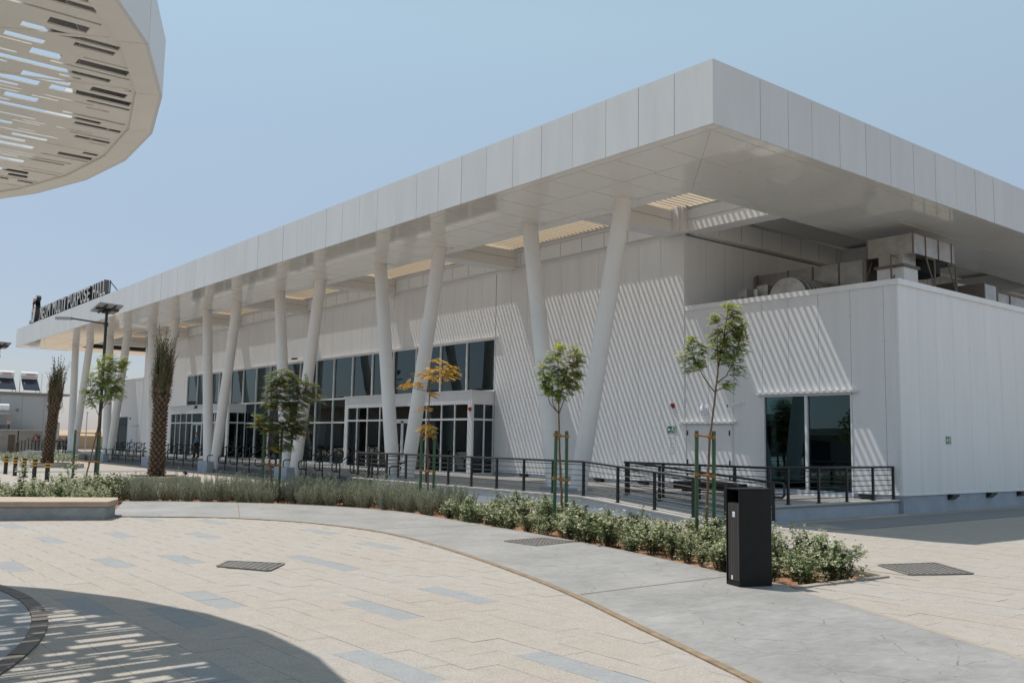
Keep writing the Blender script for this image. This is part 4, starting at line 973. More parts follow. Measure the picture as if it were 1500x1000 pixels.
u, v = V((.947, -.323, 0)).normalized(), V((.323, .947, 0)).normalized(); B0 = V((9.5, 7.26, 0.02)); up = V((0, 0, 1))
t = thing('litter_bin', 'tall charcoal litter bin with a slatted front and open slot standing at the path edge', 'litter bin', B0 + u * .23 + v * .15)
def bb(b, a0, a1, c0, c1, z0, z1): return b.obox(B0 + u * (a0 + a1) / 2 + v * (c0 + c1) / 2 + up * (z0 + z1) / 2, u * (a1 - a0) / 2, v * (c1 - c0) / 2, up * (z1 - z0) / 2)
BW, BD, BH = .47, .30, 1.19
for nm, a in (('side_panel', (0, BW, 0, .02, 0, BH - .012)), ('side_panel', (0, BW, BD - .02, BD, 0, BH - .012)), ('back_panel', (BW - .02, BW, .0205, BD - .0205, .0, BH - .012)), ('lid', (-.004, BW + .004, -.004, BD + .004, BH - .0115, BH + .004)), ('floor_plate', (.0, BW - .0205, .0205, BD - .0205, 0.0, .05))):
    bevel(bb(MB(), *a).build(nm, M['bin'], t), .004, 2)
bb(MB(), .12, BW - .03, .03, BD - .03, .051, 1.0).build('liner', M['bininner'], t)
door = bb(MB(), .028, .045, .025, BD - .025, .055, 1.02).build('bin_door', M['bin'], t)
for i in range(5):
    c0 = .027 + i * .0495
    bb(MB(), .012, .0275, c0, c0 + .045, .06, 1.01).build('slat', M['binslat'], door)
b = bb(MB(), .0085, .0118, .115, .165, .84, .905); b.build('white_sticker', M['white'], door)
b = bb(MB(), .0075, .0083, .122, .158, .872, .877); bb(b, .0075, .0083, .122, .146, .858, .863); b.build('sticker_print', M['print'], door)
bb(MB(), .0085, .0118, .17, .20, .07, .12).build('torn_sticker', M['white'], door)

def bollard():
    t = thing('bollard', 'black bollard with yellow bands, nearest of the row of five', 'bollard', (0, 0, 0), 'bollards across the paving')
    MB().tube([(0, 0, 0), (0, 0, .80), (0, 0, .82)], [.085, .085, .07], 20).build('post', M['rubber'], t, smooth=False)
    for z in (.55, .67): MB().tube([(0, 0, z), (0, 0, z + .055)], .0885, 20).build('reflective_band', M['yellow'], t)
    MB().tube([(0, 0, 0), (0, 0, .012)], .13, 20).build('base_plate', M['rubber'], t)
    return t
bo = bollard(); bo.location = (8.94, 40.4, gz(40))
for i, y in enumerate((42.45, 44.4, 46.2, 48.25)): copytree(bo, (8.9, y, gz(y)), 0, 'black bollard with yellow bands, %s of the row of five' % ('second nearest', 'middle one', 'second farthest', 'farthest')[i])

def planter(label, x0, x1, y0, y1, soilh=.14):
    z = gz(y0); t = thing('palm_planter', label, 'planter', ((x0 + x1) / 2, (y0 + y1) / 2, z)); w_ = .16
    for a in ((x0, x1, y0, y0 + w_), (x0, x1, y1 - w_, y1), (x0, x0 + w_, y0 + w_ + .002, y1 - w_ - .002), (x1 - w_, x1, y0 + w_ + .002, y1 - w_ - .002)):
        bevel(MB().box(*a, z - .05, z + .23).build('kerb_stone', M['kerb'], t), .012)
    MB().box(x0 + w_, x1 - w_, y0 + w_, y1 - w_, z - .05, z + soilh).build('planter_soil', M['soil'], t)
planter('square cream kerb planter of the upright palm', 11.62, 14.22, 38.0, 40.75)
planter('square cream kerb planter of the leaning palm by the bollards', 11.6, 14.4, 56.5, 59.3)
def uplight(label, x, y, z):
    t = thing('garden_spotlight', label, 'light', (x, y, z)); MB().tube([(x, y, z - .02), (x, y, z + .10)], .018, 6).build('stake', M['black'], t)
    MB().tube([(x + .05, y + .02, z + .09), (x - .07, y - .03, z + .17)], .06, 12).build('lamp_head', M['black'], t)
uplight('small black spotlight on the kerb of the upright palm', 13.9, 38.9, .08); uplight('small pale spotlight on the kerb of the leaning palm', 13.9, 57.0, .08)

def streetlamp(label, x, y, z, top=6.75):
    t = thing('street_lamp', label, 'street lamp', (x, y, z))
    MB().tube([(x, y, z), (x, y, z + 1.4), (x, y, z + 1.41), (x, y, top)], [.10, .10, .07, .055], 14).build('pole', M['greypole'], t, smooth=False)
    MB().box(x - .16, x + .16, y - .16, y + .16, z, z + .03).build('base_plate', M['greypole'], t)
    d = V((-.78, .626, 0)); p = V((x, y, top - .50))
    MB().tube([p, p + d * .15 + V((0, 0, .04)), p + d * 1.45 + V((0, 0, .22))], .035, 8).build('arm', M['greypole'], t)
    q = p + d * 1.42 + V((0, 0, .21)); s = d.cross(V((0, 0, 1))); MB().prism([tuple((q + d * a + s * c)[:2]) for a, c in ((0, -.07), (.3, -.13), (.62, -.12), (.70, 0), (.62, .12), (.3, .13), (0, .07))], q.z - .05, q.z + .05).build('lamp_head', M['lampgrey'], t)
    MB().tube([(x - .07, y, top - .52), (x + .07, y, top - .52)], .09, 10).build('clamp', M['greypole'], t)
    n = V((-.12, .40, .90)).normalized(); a = n.cross(V((0, 0, 1))).normalized(); b_ = n.cross(a); c = V((x, y, top + .16))
    MB().obox(c, a * .50, b_ * .33, n * .02).build('solar_panel', M['pvcell'], t)
    fr_ = MB()
    for sg in (-1, 1): fr_.obox(c + b_ * .33 * sg - n * .005, a * .52, b_ * .025, n * .03).obox(c + a * .50 * sg - n * .005, a * .025, b_ * .304, n * .03)
    each(fr_, 'panel_frame', M['panelcell'], t)
    MB().obox(c - n * .024, a * .47, b_ * .30, n * .003).build('back_sheet', M['panelcell'], t)
    MB().obox(c - n * .06 + a * .2, a * .03, b_ * .34, n * .025).obox(c - n * .06 - a * .2, a * .03, b_ * .34, n * .025).obox(c - n * .075, a * .5, b_ * .05, n * .02).build('bracket', M['greypole'], t)
    MB().obox(c - n * .09 + b_ * .1, a * .12, b_ * .12, n * .05).build('battery_box', M['greypole'], t)
streetlamp('dark solar street lamp with one arm behind the light green young tree', 10.65, 39.9, -.15)
streetlamp('second solar street lamp cut by the left picture edge', 10.55, 61.6, -.15)

# ================================================================== YOUNG TREES
def leafblade(m, p, d, n_, L, W, tint):
    """one leaflet: folded diamond"""
    s = d.cross(n_).normalized() * W
    b = len(m.v); m.v += [tuple(p), tuple(p + d * L * .45 + s), tuple(p + d * L), tuple(p + d * L * .45 - s)]; m.f.append((b, b + 1, b + 2, b + 3)); m.m.append(m.k); m.t += [tint] * 4
def rv(): 
    while True:
        q = V((random.uniform(-1, 1), random.uniform(-1, 1), random.uniform(-1, 1)))
        if .01 < q.length < 1: return q
def pinnate(m, p, d, L, pairs, ll, lw, droop, tint):
    d = d.normalized(); pos = V(p); st = L / pairs
    for i in range(pairs):
        d = (d + V((0, 0, -droop))).normalized(); pos = pos + d * st
        sd_ = d.cross(V((0, 0, 1)));
        if sd_.length < .05: sd_ = V((1, 0, 0))
        sd_.normalize(); up_ = sd_.cross(d)
        k = 1 - .35 * abs(i / pairs - .4)
        for s in (-1, 1):
            q = (sd_ * s + d * .55 + up_ * random.uniform(-.35, .1)).normalized()
            leafblade(m, pos, q, up_ + rv() * .3, ll * k * random.uniform(.8, 1.15), lw * k, min(1, max(0, tint + random.uniform(-.2, .2))))
    leafblade(m, pos, d, sd_.cross(d), ll, lw, tint)
def sapling(label, base, trunk, branches, clusters, style, seed, rt=.026):
    random.seed(seed)
    bx, by, bz = base; H2 = V((.78, -.626, 0)); D2 = V((.626, .78, 0))
    t = thing('young_tree', label, 'tree', base)
    P = lambda q, dy=0: V(base) + H2 * q[0] + V((0, 0, q[1])) + D2 * dy
    tp = [P(q) for q in trunk]; tp = [V((tp[0].x, tp[0].y, bz - .1))] + tp
    n = len(tp); rs = [rt * (1.25 - .95 * i / (n - 1)) for i in range(n)]
    sm = []; sr = []
    for i in range(n - 1):
        for k in range(4):
            f = k / 4; q = tp[i].lerp(tp[i + 1], f); sm.append(q + rv() * .008 * (i > 0)); sr.append(rs[i] * (1 - f) + rs[i + 1] * f)
    sm.append(tp[-1]); sr.append(rs[-1])
    MB().tube(sm, sr, 8).build('trunk', M['bark'], t, smooth=True)
    bpts = list(sm[len(sm) // 2:])
    for br in branches:
        dy = 0; q = [P(br[0])]; e = random.uniform(-.35, .35)
        for i, c in enumerate(br[1:]): q.append(P(c, e * (i + 1) / len(br)))
        fine = []
        for i in range(len(q) - 1):
            for k in range(3): fine.append(q[i].lerp(q[i + 1], k / 3) + rv() * .006)
        fine.append(q[-1]); m_ = len(fine)
        MB().tube(fine, [rt * .48 * (1 - .75 * i / (m_ - 1)) for i in range(m_)], 6).build('limb', M['bark'], t, smooth=True)
        bpts += fine
    mats = {'green': [M['leaf'], M['leafyoung']], 'dark': [M['leafdark'], M['leaforange']], 'orange': [M['leaforange'], M['leafyoung']]}[style]
    lf = MB(); tw = MB(); top = max(c[1] + c[3] for c in clusters)
    for cx, cz, rx, rz in clusters:
        vol = rx * rz * 4
        cnt = int({'green': 125, 'dark': 130, 'orange': 95}[style] * vol * 1.9) + (7 if style != 'dark' else 12)
        for k in range(cnt):
            r = rv(); r = r * (r.length ** -.2) * random.uniform(.85, 1.25)
            p = P((cx + r.x * rx, cz + r.z * rz), r.y * min(rx, .42) * 1.1)
            a = min(bpts, key=lambda s_: (s_ - p).length_squared + max(0, s_.z - p.z) * .3)
            d = (p - a); d.z *= .5
            d = d.normalized() + rv() * .5
            hgt = (cz + r.z * rz) / top
            if style == 'green':
                lf.k = 1 if random.random() < (.06 + .75 * max(0, hgt - .72) / .28 + .15 * (r.z > .5)) else 0
                L = random.uniform(.14, .26); pinnate(lf, p - d.normalized() * L * .5, d + V((0, 0, .25)), L, random.randint(5, 7), .082, .0175, .13, random.random())
            else:
                lf.k = 1 if random.random() < (.05 if style == 'dark' else .16) else 0
                d.z = d.z * .3 + .05; L = random.uniform(.2, .34)
                pinnate(lf, p - d.normalized() * L * .5, d, L, random.randint(7, 10), .092 if style == 'dark' else .075, .017 if style == 'dark' else .0145, .05, random.random())
            if k % 3 == 0 and (p - a).length < .9: tw.tube([a, a.lerp(p, .5) + V((0, 0, .02)), p], [.006, .004, .0025], 4, cap=False)
    stuffpart(lf.build('foliage', mats, t)); stuffpart(tw.build('twigs', M['bark'], t))
    return t
def stakes(label, base, lean, two=True, h=2.0, ties=(.95, .50), sp=.19):
    bx, by, bz = base; H2 = V((.78, -.626, 0)); t = thing('tree_stake_frame', label, 'tree stake', base)
    b = V(base)
    for s in (-1, 1):
        p = b + H2 * sp * s + V((0, 0, -.05)); e = p + V((0, 0, h + .05)) + H2 * random.uniform(-.03, .03)
        MB().tube([p, e], .036, 10).build('stake', M['stake'], t)
    for f in ties:
        z = h * f; m = MB(); off = lean(z)
        pts = [b + H2 * -sp + V((0, 0, z + .02)), b + H2 * (off - .02) + V((0, 0, z)) - V((.626, .78, 0)) * .04, b + H2 * sp + V((0, 0, z - .015))]
        m.tube(pts, .018, 6)
        for s in (-1, 1): c = b + H2 * sp * s + V((0, 0, z + (.02 if s < 0 else -.015))); m.tube([c - V((0, 0, .03)), c + V((0, 0, .03))], .046, 10)
        c = b + H2 * off + V((0, 0, z)); m.tube([c - V((0, 0, .035)), c + V((0, 0, .035))], .042, 8)
        m.tube([c - V((.626, .78, 0)) * .04, c - V((.5, .7, 0)) * .07 - H2 * .03 - V((0, 0, .09))], [.012, .006], 5)
        m.build('rope_tie', M['rope'], t)
def lean(tr):
    def f(z):
        for a, b in zip(tr, tr[1:]):
            if a[1] <= z <= b[1]: return a[0] + (b[0] - a[0]) * (z - a[1]) / (b[1] - a[1])
        return tr[0][0]
    return f
TREES = [
 ('slim light green young tree in front of the street lamp', (8.23, 32.11, -.126), [(-.014, .188), (.065, .673), (.264, 1.777), (.402, 2.659), (.519, 3.542), (.571, 4.313)],
  [[(.363, 2.394), (.134, 2.875), (-.049, 3.202)], [(.424, 2.704), (.785, 3.436), (.932, 3.879)], [(.462, 2.99), (.276, 3.537), (.224, 3.977)]],
  [(.485, 4.201, .266, .31), (.228, 3.757, .31, .355), (.8, 3.81, .288, .444), (.456, 3.32, .399, .399), (.064, 3.05, .266, .31), (.855, 3.217, .222, .266), (-.16, 3.266, .155, .111), (.992, 4.21, .155, .2)], 'green', 'the slim light green young tree by the street lamp', .40),
 ('dark green young tree with layered feathery foliage rising out of the grey hedge', (11.62, 25.51, -.084), [(.029, .247), (0, .762), (-.136, 1.632), (-.03, 2.387), (.136, 3.124), (.183, 3.819)],
  [[(-.048, 2.268), (.48, 2.832), (.912, 3.197)], [(-.118, 1.731), (.236, 1.995), (.591, 2.199)], [(-.083, 2.029), (-.304, 2.124), (-.444, 2.122)]],
  [(.187, 3.62, .40, .26), (.193, 3.263, .48, .30), (.101, 2.865, .42, .24), (.909, 3.375, .32, .18), (.935, 3.038, .44, .20), (.55, 2.75, .36, .20), (-.106, 2.187, .46, .2), (-.30, 2.45, .26, .12), (.627, 2.398, .48, .22), (.395, 1.998, .48, .2), (.223, 1.598, .38, .17), (.792, 2.084, .26, .14)], 'dark', 'the dark green young tree in the hedge', .24),
 ('thin young tree with sparse orange leaves between the near vestibule and the hedge', (13.47, 20.14, -.051), [(.026, .423), (-.015, 1.692), (-.006, 2.221), (-.003, 2.997), (-.025, 3.279), (.001, 3.809)],
  [[(.014, 3.068), (-.306, 3.098), (-.592, 3.216)], [(-.006, 3.191), (.22, 3.424), (.536, 3.642)], [(-.008, 3.279), (.112, 3.546), (.177, 3.882)], [(-.013, 2.574), (-.12, 2.625)]],
  [(.212, 3.883, .213, .053), (.287, 3.673, .461, .089), (.184, 3.459, .426, .089), (-.172, 3.541, .142, .089), (-.592, 3.216, .177, .071), (-.308, 3.239, .16, .089), (.051, 2.998, .142, .071), (-.12, 2.625, .16, .053), (-.022, 2.08, .213, .142), (.538, 3.553, .177, .089)], 'orange', 'the thin orange leaved tree', .17),
 ('young tree with a broad fan shaped green crown in front of the nearest slanted columns', (12.98, 14.45, -.015), [(.034, -.045), (.02, .734), (-.024, 1.584), (-.051, 2.349), (-.077, 3.001), (-.087, 3.569)],
  [[(-.051, 2.349), (-.241, 2.573), (-.362, 2.996), (-.399, 3.421)], [(-.051, 2.349), (-.184, 2.574), (-.22, 2.999)], [(-.051, 2.349), (.03, 2.578), (.18, 3.006), (.255, 3.575)], [(-.055, 2.576), (.037, 3.003), (.058, 3.429)]],
  [(-.089, 3.682, .114, .143), (-.17, 3.425, .2, .2), (-.365, 3.167, .143, .228), (.255, 3.603, .143, .2), (.317, 3.292, .128, .228), (.12, 3.175, .2, .257), (-.12, 3.001, .257, .257), (-.332, 2.912, .143, .143), (.21, 2.921, .143, .143), (-.044, 2.747, .128, .128)], 'green', 'the fan crowned young tree by the nearest columns', .125),
 ('tall leaning young tree with two green leaf clumps in front of the service door', (13.33, 10.94, 0), [(.02, -.026), (.026, .381), (.06, 1.27), (.087, 1.887), (.208, 2.753), (.251, 3.137), (.364, 3.744), (.465, 4.363)],
  [[(.197, 2.692), (-.019, 2.996), (-.149, 3.303), (-.229, 3.61)], [(.231, 2.877), (.402, 3.004), (.547, 3.253), (.664, 3.626)], [(.251, 3.125), (.218, 3.618), (.21, 4.05)], [(.209, 2.729), (.356, 2.805), (.429, 2.881)]],
  [(.479, 4.264, .099, .174), (.583, 3.994, .161, .224), (.663, 3.687, .124, .248), (.439, 3.745, .161, .273), (.266, 3.68, .137, .199), (.321, 3.373, .149, .224), (.544, 3.377, .174, .199), (.599, 3.106, .112, .124), (.222, 4.074, .062, .124), (.43, 2.856, .124, .112), (-.229, 3.61, .099, .124), (-.299, 3.362, .124, .161), (-.123, 3.241, .124, .174), (-.053, 3.489, .075, .099), (-.245, 3.116, .075, .075)], 'green', 'the leaning young tree in front of the service door', .155)]
for i, (lab, base, tr, br, cl, st, sl, sp) in enumerate(TREES):
    sapling(lab, base, tr, br, cl, st, 20 + i, .026 if i != 2 else .022)
    stakes('green stakes with rope ties around ' + sl, base, lean(tr), h=2.0 if i not in (1,) else 2.1, ties=(.95, .50) if i != 4 else (.95, .60), sp=sp)

# ================================================================== PALMS
def palm(label, x, y, z0, ht, hf, lx=0.0, seed=1):
    random.seed(seed); t = thing('date_palm', label, 'palm', (x, y, z0))
    ax = lambda z: V((x + lx * .78 * z / hf, y - lx * .63 * z / hf, z0 + z))
    R0 = lambda z: .31 - .035 * z / ht + (.06 * max(0, 1 - z / .5)) + .10 * max(0, (z - ht + .45) / .45)
    MB().tube([ax(ht * i / 8) for i in range(9)], [R0(ht * i / 8) - .04 for i in range(9)], 16).build('trunk', M['palmbark'], t, smooth=True)
    nring = int(ht / .135)
    for i in range(nring):                            # cut leaf bases in a spiral lattice
        z = .05 + i * ht / nring
        for k in range(9):
            a = 2 * pi * (k + .5 * (i % 2)) / 9 + random.uniform(-.07, .07)
            if cos(a) * .626 + sin(a) * .78 > .45 or random.random() < .06: continue
            q_ = random.uniform(.75, 1.25)
            r = R0(z); c = ax(z); n_ = V((cos(a), sin(a), 0)); s = V((-sin(a), cos(a), 0)); hw = r * .21 * q_
            b = MB(); p = c + n_ * (r - .06) + V((0, 0, random.uniform(-.015, .015)))
            vs = [p - s * hw * .5 - V((0, 0, .10)), p + s * hw * .5 - V((0, 0, .10)), p + n_ * .10 + s * hw + V((0, 0, .015)), p + n_ * .10 - s * hw + V((0, 0, .015)), p + n_ * .085 + s * hw * .5 + V((0, 0, .065)), p + n_ * .085 - s * hw * .5 + V((0, 0, .065)), p - s * hw * .6 + V((0, 0, .07)), p + s * hw * .6 + V((0, 0, .07))]
            b.add(vs, [(0, 1, 2, 3), (3, 2, 4, 5), (5, 4, 7, 6), (0, 3, 5, 6), (2, 1, 7, 4)])
            b.build('leaf_base', M['palmscale'], t)
    # fronds tied into a shaggy bundle, dry outside and below, green inside and on top
    g_, d_ = MB(), MB(); L = hf - ht
    for i in range(150):
        a = random.uniform(0, 2 * pi); out = V((cos(a), sin(a), 0)); spike = i < 11
        rr = random.uniform(.06, .30); bot = ht - random.uniform(-.05, .40)
        l = L * (random.uniform(.86, 1.06) if spike else random.choice([.2, .28, .36, .45, .52, .58, .64, .68, .72, .78]) * random.uniform(.9, 1.1))
        dead = random.random() < (.5 if spike else .9 if l < .34 * L else .62 if l < .6 * L else .38); m = d_ if dead else g_
        flare = random.uniform(.16, .44) if spike else random.uniform(-.04, .16) * (2.0 if random.random() < .2 else 1)
        p0 = ax(bot) + out * .20; p1 = ax(bot + l * .35) + out * (rr + .15); p2 = ax(bot + l * .72) + out * (rr + .03); p3 = ax(bot + l) + out * (rr + flare) + rv() * .06
        pts = [p0 * (1 - f) ** 3 + p1 * 3 * f * (1 - f) ** 2 + p2 * 3 * f * f * (1 - f) + p3 * f ** 3 for f in [k / 12 for k in range(13)]]
        m.k = 0; tn = random.random(); nb0 = len(m.v); m.tube(pts, [.017 * (1 - .8 * k / 12) for k in range(13)], 4, cap=False); m.t += [tn] * (len(m.v) - nb0)
        for k in range(3, 13):
            d = (pts[k] - pts[k - 1]).normalized()
            for z in range(4 if not spike else 3):
                q = (d * .9 + rv() * .42 + out * random.uniform(0, .32)).normalized(); leafblade(m, pts[k], q, out + rv() * .5, random.uniform(.16, .30) * (1 - .35 * k / 13), .013, min(1, max(0, tn + random.uniform(-.3, .3))))
    for i in range(75):                               # dry stubs and curling threads round the base of the bundle
        a = random.uniform(0, 2 * pi); out = V((cos(a), sin(a), 0)); zb_ = ht + random.uniform(-.4, 1.0)
        p = ax(zb_) + out * .26; e = p + out * random.uniform(.04, .24) + V((0, 0, random.uniform(.1, .45)))
        e2 = e + out * random.uniform(-.12, .08) - V((0, 0, random.uniform(.1, .7)))
        nb0 = len(d_.v); d_.tube([p, p.lerp(e, .6) + out * .03, e, e.lerp(e2, .5) + out * .04, e2], [.018, .014, .009, .006, .004], 4); d_.t += [random.random()] * (len(d_.v) - nb0)
    for i in range(420):
        a = random.uniform(0, 2 * pi); out = V((cos(a), sin(a), 0)); z = random.uniform(ht - .1, ht + L * .78); p = ax(z) + out * random.uniform(.20, .33)
        leafblade(d_, p, (out * random.uniform(.15, .8) + V((0, 0, random.uniform(-.7, 1))) + rv() * .5).normalized(), rv(), random.uniform(.12, .28), .010, random.random())
    stuffpart(g_.build('green_fronds', M['frond'], t)); stuffpart(d_.build('dry_fronds', M['frondtan'], t))
palm('upright date palm with tied brown and green fronds in the nearer kerb planter', 12.85, 39.35, 0.0, 3.45, 6.35, .05, 31)
palm('leaning date palm with mostly brown tied fronds in the farther kerb planter', 12.75, 57.9, 0.0, 3.4, 6.2, .35, 32)

# ================================================================== SHRUBS AND HEDGE
def hedgemesh(seed):
    random.seed(seed); m = MB(); s_ = MB()
    for i in range(52):
        a = random.uniform(0, 2 * pi); r = .30 * math.sqrt(random.random()); h = random.uniform(.42, .80) * (1 - .45 * r); h = h * (1.18 if random.random() < .12 else 1)
        p = V((r * .45 * cos(a), r * .45 * sin(a), 0)); e = V((r * 1.15 * cos(a), r * 1.15 * sin(a), h)) + V((random.uniform(-.05, .05), random.uniform(-.05, .05), 0)); tn = random.random()
        s_.tube([p, p.lerp(e, .5) + rv() * .02, e], [.005, .004, .002], 3, cap=False)
        n = int(30 * h / .6)
        for k in range(n):
            f = .16 + .84 * k / n; q = p.lerp(e, f); b = random.uniform(0, 2 * pi); d = V((cos(b), sin(b), random.uniform(.2, 1.3))).normalized()
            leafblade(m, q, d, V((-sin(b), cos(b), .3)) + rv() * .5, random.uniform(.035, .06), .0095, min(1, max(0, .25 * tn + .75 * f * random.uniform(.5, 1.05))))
    return m, s_
def shrubmesh(seed, flow=1.0, dark=False):
    random.seed(seed); m = MB(); fl = MB(); s_ = MB()
    for i in range(20):
        a = random.uniform(0, 2 * pi); r = random.uniform(.05, .36); h = random.uniform(.18, .50); h = h * (1.5 if i < 2 else 1); r = r * (.5 if i < 2 else 1)
        p = V((r * .3 * cos(a), r * .3 * sin(a), 0)); e = V((r * cos(a), r * sin(a), h)); mid = p.lerp(e, .55) + V((0, 0, .06)) + rv() * .03
        s_.tube([p, mid, e], [.007, .005, .003], 4, cap=False); tn = random.random()
        n = int(46 * h / .4)
        for k in range(n):
            f = .15 + .85 * k / n; q = (p.lerp(mid, f / .55) if f < .55 else mid.lerp(e, (f - .55) / .45)) + rv() * .045
            b = random.uniform(0, 2 * pi); d = V((cos(b), sin(b), random.uniform(-.4, .7))).normalized()
            nn = (V((0, 0, 1)) + rv() * .8); L = random.uniform(.035, .065)
            leafblade(m, q, d, nn, L, L * .34, min(1, max(0, random.random() * .55 + .3 * f)))
        if random.random() < (.3, .85, .6, 1.0, .7)[seed % 5] * flow:
            for k in range(random.randint(6, 14)):
                q = e + rv() * V((.075, .075, .06)).length * .8; q.z -= random.uniform(0, .07)
                for z in range(3):
                    b = random.uniform(0, 2 * pi); d = V((cos(b), sin(b), random.uniform(.1, .9))).normalized(); leafblade(fl, q, d, rv(), random.uniform(.026, .040), .013, random.random())
    return m, fl, s_
def place(proto, kind, lab, cat, grp, mats, seed): 
    pass
random.seed(5)
bx0 = [p for p in bedpoly]
def dist_edge(x, y):
    best = 9
    for i in range(len(bedpoly)):
        a, b = V(bedpoly[i]), V(bedpoly[(i + 1) % len(bedpoly)]); ab = b - a
        f = max(0, min(1, (V((x, y)) - a).dot(ab) / max(1e-9, ab.length_squared))); best = min(best, (V((x, y)) - a - ab * f).length)
    return best
def scatter(cond, dmin, tries, edge, seed):
    random.seed(seed); out = []
    for _ in range(tries):
        x, y = random.uniform(-3.5, 14.6), random.uniform(6.8, 30)
        if not cond(x, y) or not pip(x, y, bedpoly) or dist_edge(x, y) < edge: continue
        if any((x - a) ** 2 + (y - b) ** 2 < dmin * dmin for a, b in out): continue
        out.append((x, y))
    return out
hed = scatter(lambda x, y: y > 18.3 + (x - 12.4) * .35 and x > 8.2, .40, 9000, .24, 8)
protos = []
for k in range(4):
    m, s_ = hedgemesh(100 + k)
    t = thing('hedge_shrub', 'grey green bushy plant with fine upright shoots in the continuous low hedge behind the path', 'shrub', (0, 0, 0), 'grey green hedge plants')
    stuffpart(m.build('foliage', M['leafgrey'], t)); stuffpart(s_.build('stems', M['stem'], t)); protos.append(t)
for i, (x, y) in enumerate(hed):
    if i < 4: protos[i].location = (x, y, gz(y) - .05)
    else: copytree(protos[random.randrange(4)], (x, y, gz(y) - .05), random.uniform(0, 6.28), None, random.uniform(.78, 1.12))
rs_ = scatter(lambda x, y: y <= 18.1 + (x - 12.4) * .35 and not (x > 11.75 and y < 7.75), .40, 9000, .17, 9)
ls_ = scatter(lambda x, y: 1.5 < x < 7.6 and y > 24, .46, 9000, .25, 10)
for pos, lab, grp, sd0, fl_ in ((rs_, 'white flowered leafy shrub in the bed between the path and the ramp', 'white flowered shrubs along the path', 200, 1.0), (ls_, 'cream flowered leafy shrub in the bed behind the stone bench', 'cream flowered shrubs behind the bench', 300, 2.0)):
    protos = []
    for k in range(5):
        m, f_, s_ = shrubmesh(sd0 + k, fl_)
        t = thing('flowering_shrub', lab, 'shrub', (0, 0, 0), grp); stuffpart(m.build('foliage', M['leafshrub'], t)); stuffpart(f_.build('flowers', M['bract'], t)); stuffpart(s_.build('stems', M['stem'], t)); protos.append(t)
    for i, (x, y) in enumerate(pos):
        sc_ = random.choice([.5, .6, .7, .8, .85, .9, 1.0, 1.25]) * (1.15 if sd0 == 300 else 1)
        if i < 5: protos[i].location = (x, y, gz(y) - .06); protos[i].rotation_euler.z = random.uniform(0, 6)
        else: copytree(protos[random.randrange(5)], (x, y, gz(y) - .06), random.uniform(0, 6.28), None, sc_)
for x, y, lab, s in ((11.2, 7.55, 'pale green low shrub at the near corner of the bed by the bin', .8), (7.9, 27.6, 'large dark green shrub without flowers at the right end of the bench bed', 1.65), (7.5, 28.5, 'smaller dark green shrub behind the right end of the bench bed', 1.3), (11.35, 8.05, 'spreading dark green shrub just right of the litter bin', 1.05)):
    m, f_, s_ = shrubmesh(int(x * 100), .15); t = thing('green_shrub', lab, 'shrub', (0, 0, 0)); stuffpart(m.build('foliage', M['leafshrub'], t)); stuffpart(f_.build('flowers', M['bract'], t)); stuffpart(s_.build('stems', M['stem'], t)); t.location = (x, y, gz(y) - .06); t.scale = (s, s, s)
random.seed(91); m = MB()
while len(m.f) < 900:
    x, y = random.uniform(-3.5, 14.6), random.uniform(6.8, 29.8)
    if not pip(x, y, bedpoly) or dist_edge(x, y) < .05: continue
    leafblade(m, V((x, y, gz(y) - .062 + random.uniform(0, .012))), V((random.uniform(-1, 1), random.uniform(-1, 1), random.uniform(-.1, .25))).normalized(), V((0, 0, 1)) + rv() * .3, random.uniform(.03, .07), .013, random.random())
tag(m.build('leaf_litter', M['frondtan'], org=(12, 14, -.06)), 'dry fallen leaves scattered over the red brown soil of the bed', 'leaves', kind='stuff')
pl_ = []
for i, (x, y) in enumerate(bedfront[::-1][2:]):
    pl_.append((x + .34 + .05 * sin(i * 1.7), y + .04 * cos(i * 2.3), gz(y) - .045))
tag(MB().tube(pl_, .009, 6).build('irrigation_pipe', M['black'], org=pl_[0]), 'thin black irrigation pipe lying on the soil along the path', 'pipe')
# strip of low green planting far left, behind the bollards
random.seed(77); m = MB()
for i in range(2600):
    x, y = random.uniform(7, 15.6), random.uniform(62, 68); h = random.uniform(.1, .55); q = V((x, y, -.15 + h)); leafblade(m, q, (rv() + V((0, 0, .6))).normalized(), rv(), random.uniform(.15, .3), .05, random.random())
tag(m.build('ground_cover', M['leafgrey'], org=(11, 65, -.15)), 'strip of low grey green ground cover in front of the far ramp', 'plants', kind='stuff')

# ================================================================== PEOPLE (small, far away)
def skin(name, joints, edges, mats, parent, root, sub=1, zone=None):
    me = bpy.data.meshes.new(name); keys = list(joints); me.from_pydata([joints[k][:3] for k in keys], [(keys.index(a), keys.index(b)) for a, b in edges], [])
    o = bpy.data.objects.new(name, me); C.objects.link(o)
    md = o.modifiers.new('s', 'SKIN'); md.use_smooth_shade = True
    o.modifiers.new('d', 'SUBSURF').levels = sub
    for i, k in enumerate(keys):
        sv = me.skin_vertices[0].data[i]; sv.radius = (joints[k][3], joints[k][4] if len(joints[k]) > 4 else joints[k][3]); sv.use_root = (k == root)
    bpy.context.view_layer.update()
    ev = o.evaluated_get(bpy.context.evaluated_depsgraph_get()); m2 = bpy.data.meshes.new_from_object(ev)
    o.modifiers.clear(); o.data = m2; bpy.data.meshes.remove(me)
    m2.materials.clear()
    for m in mats: m2.materials.append(m)
    m2.polygons.foreach_set('use_smooth', [True] * len(m2.polygons))
    o.parent = parent; return o
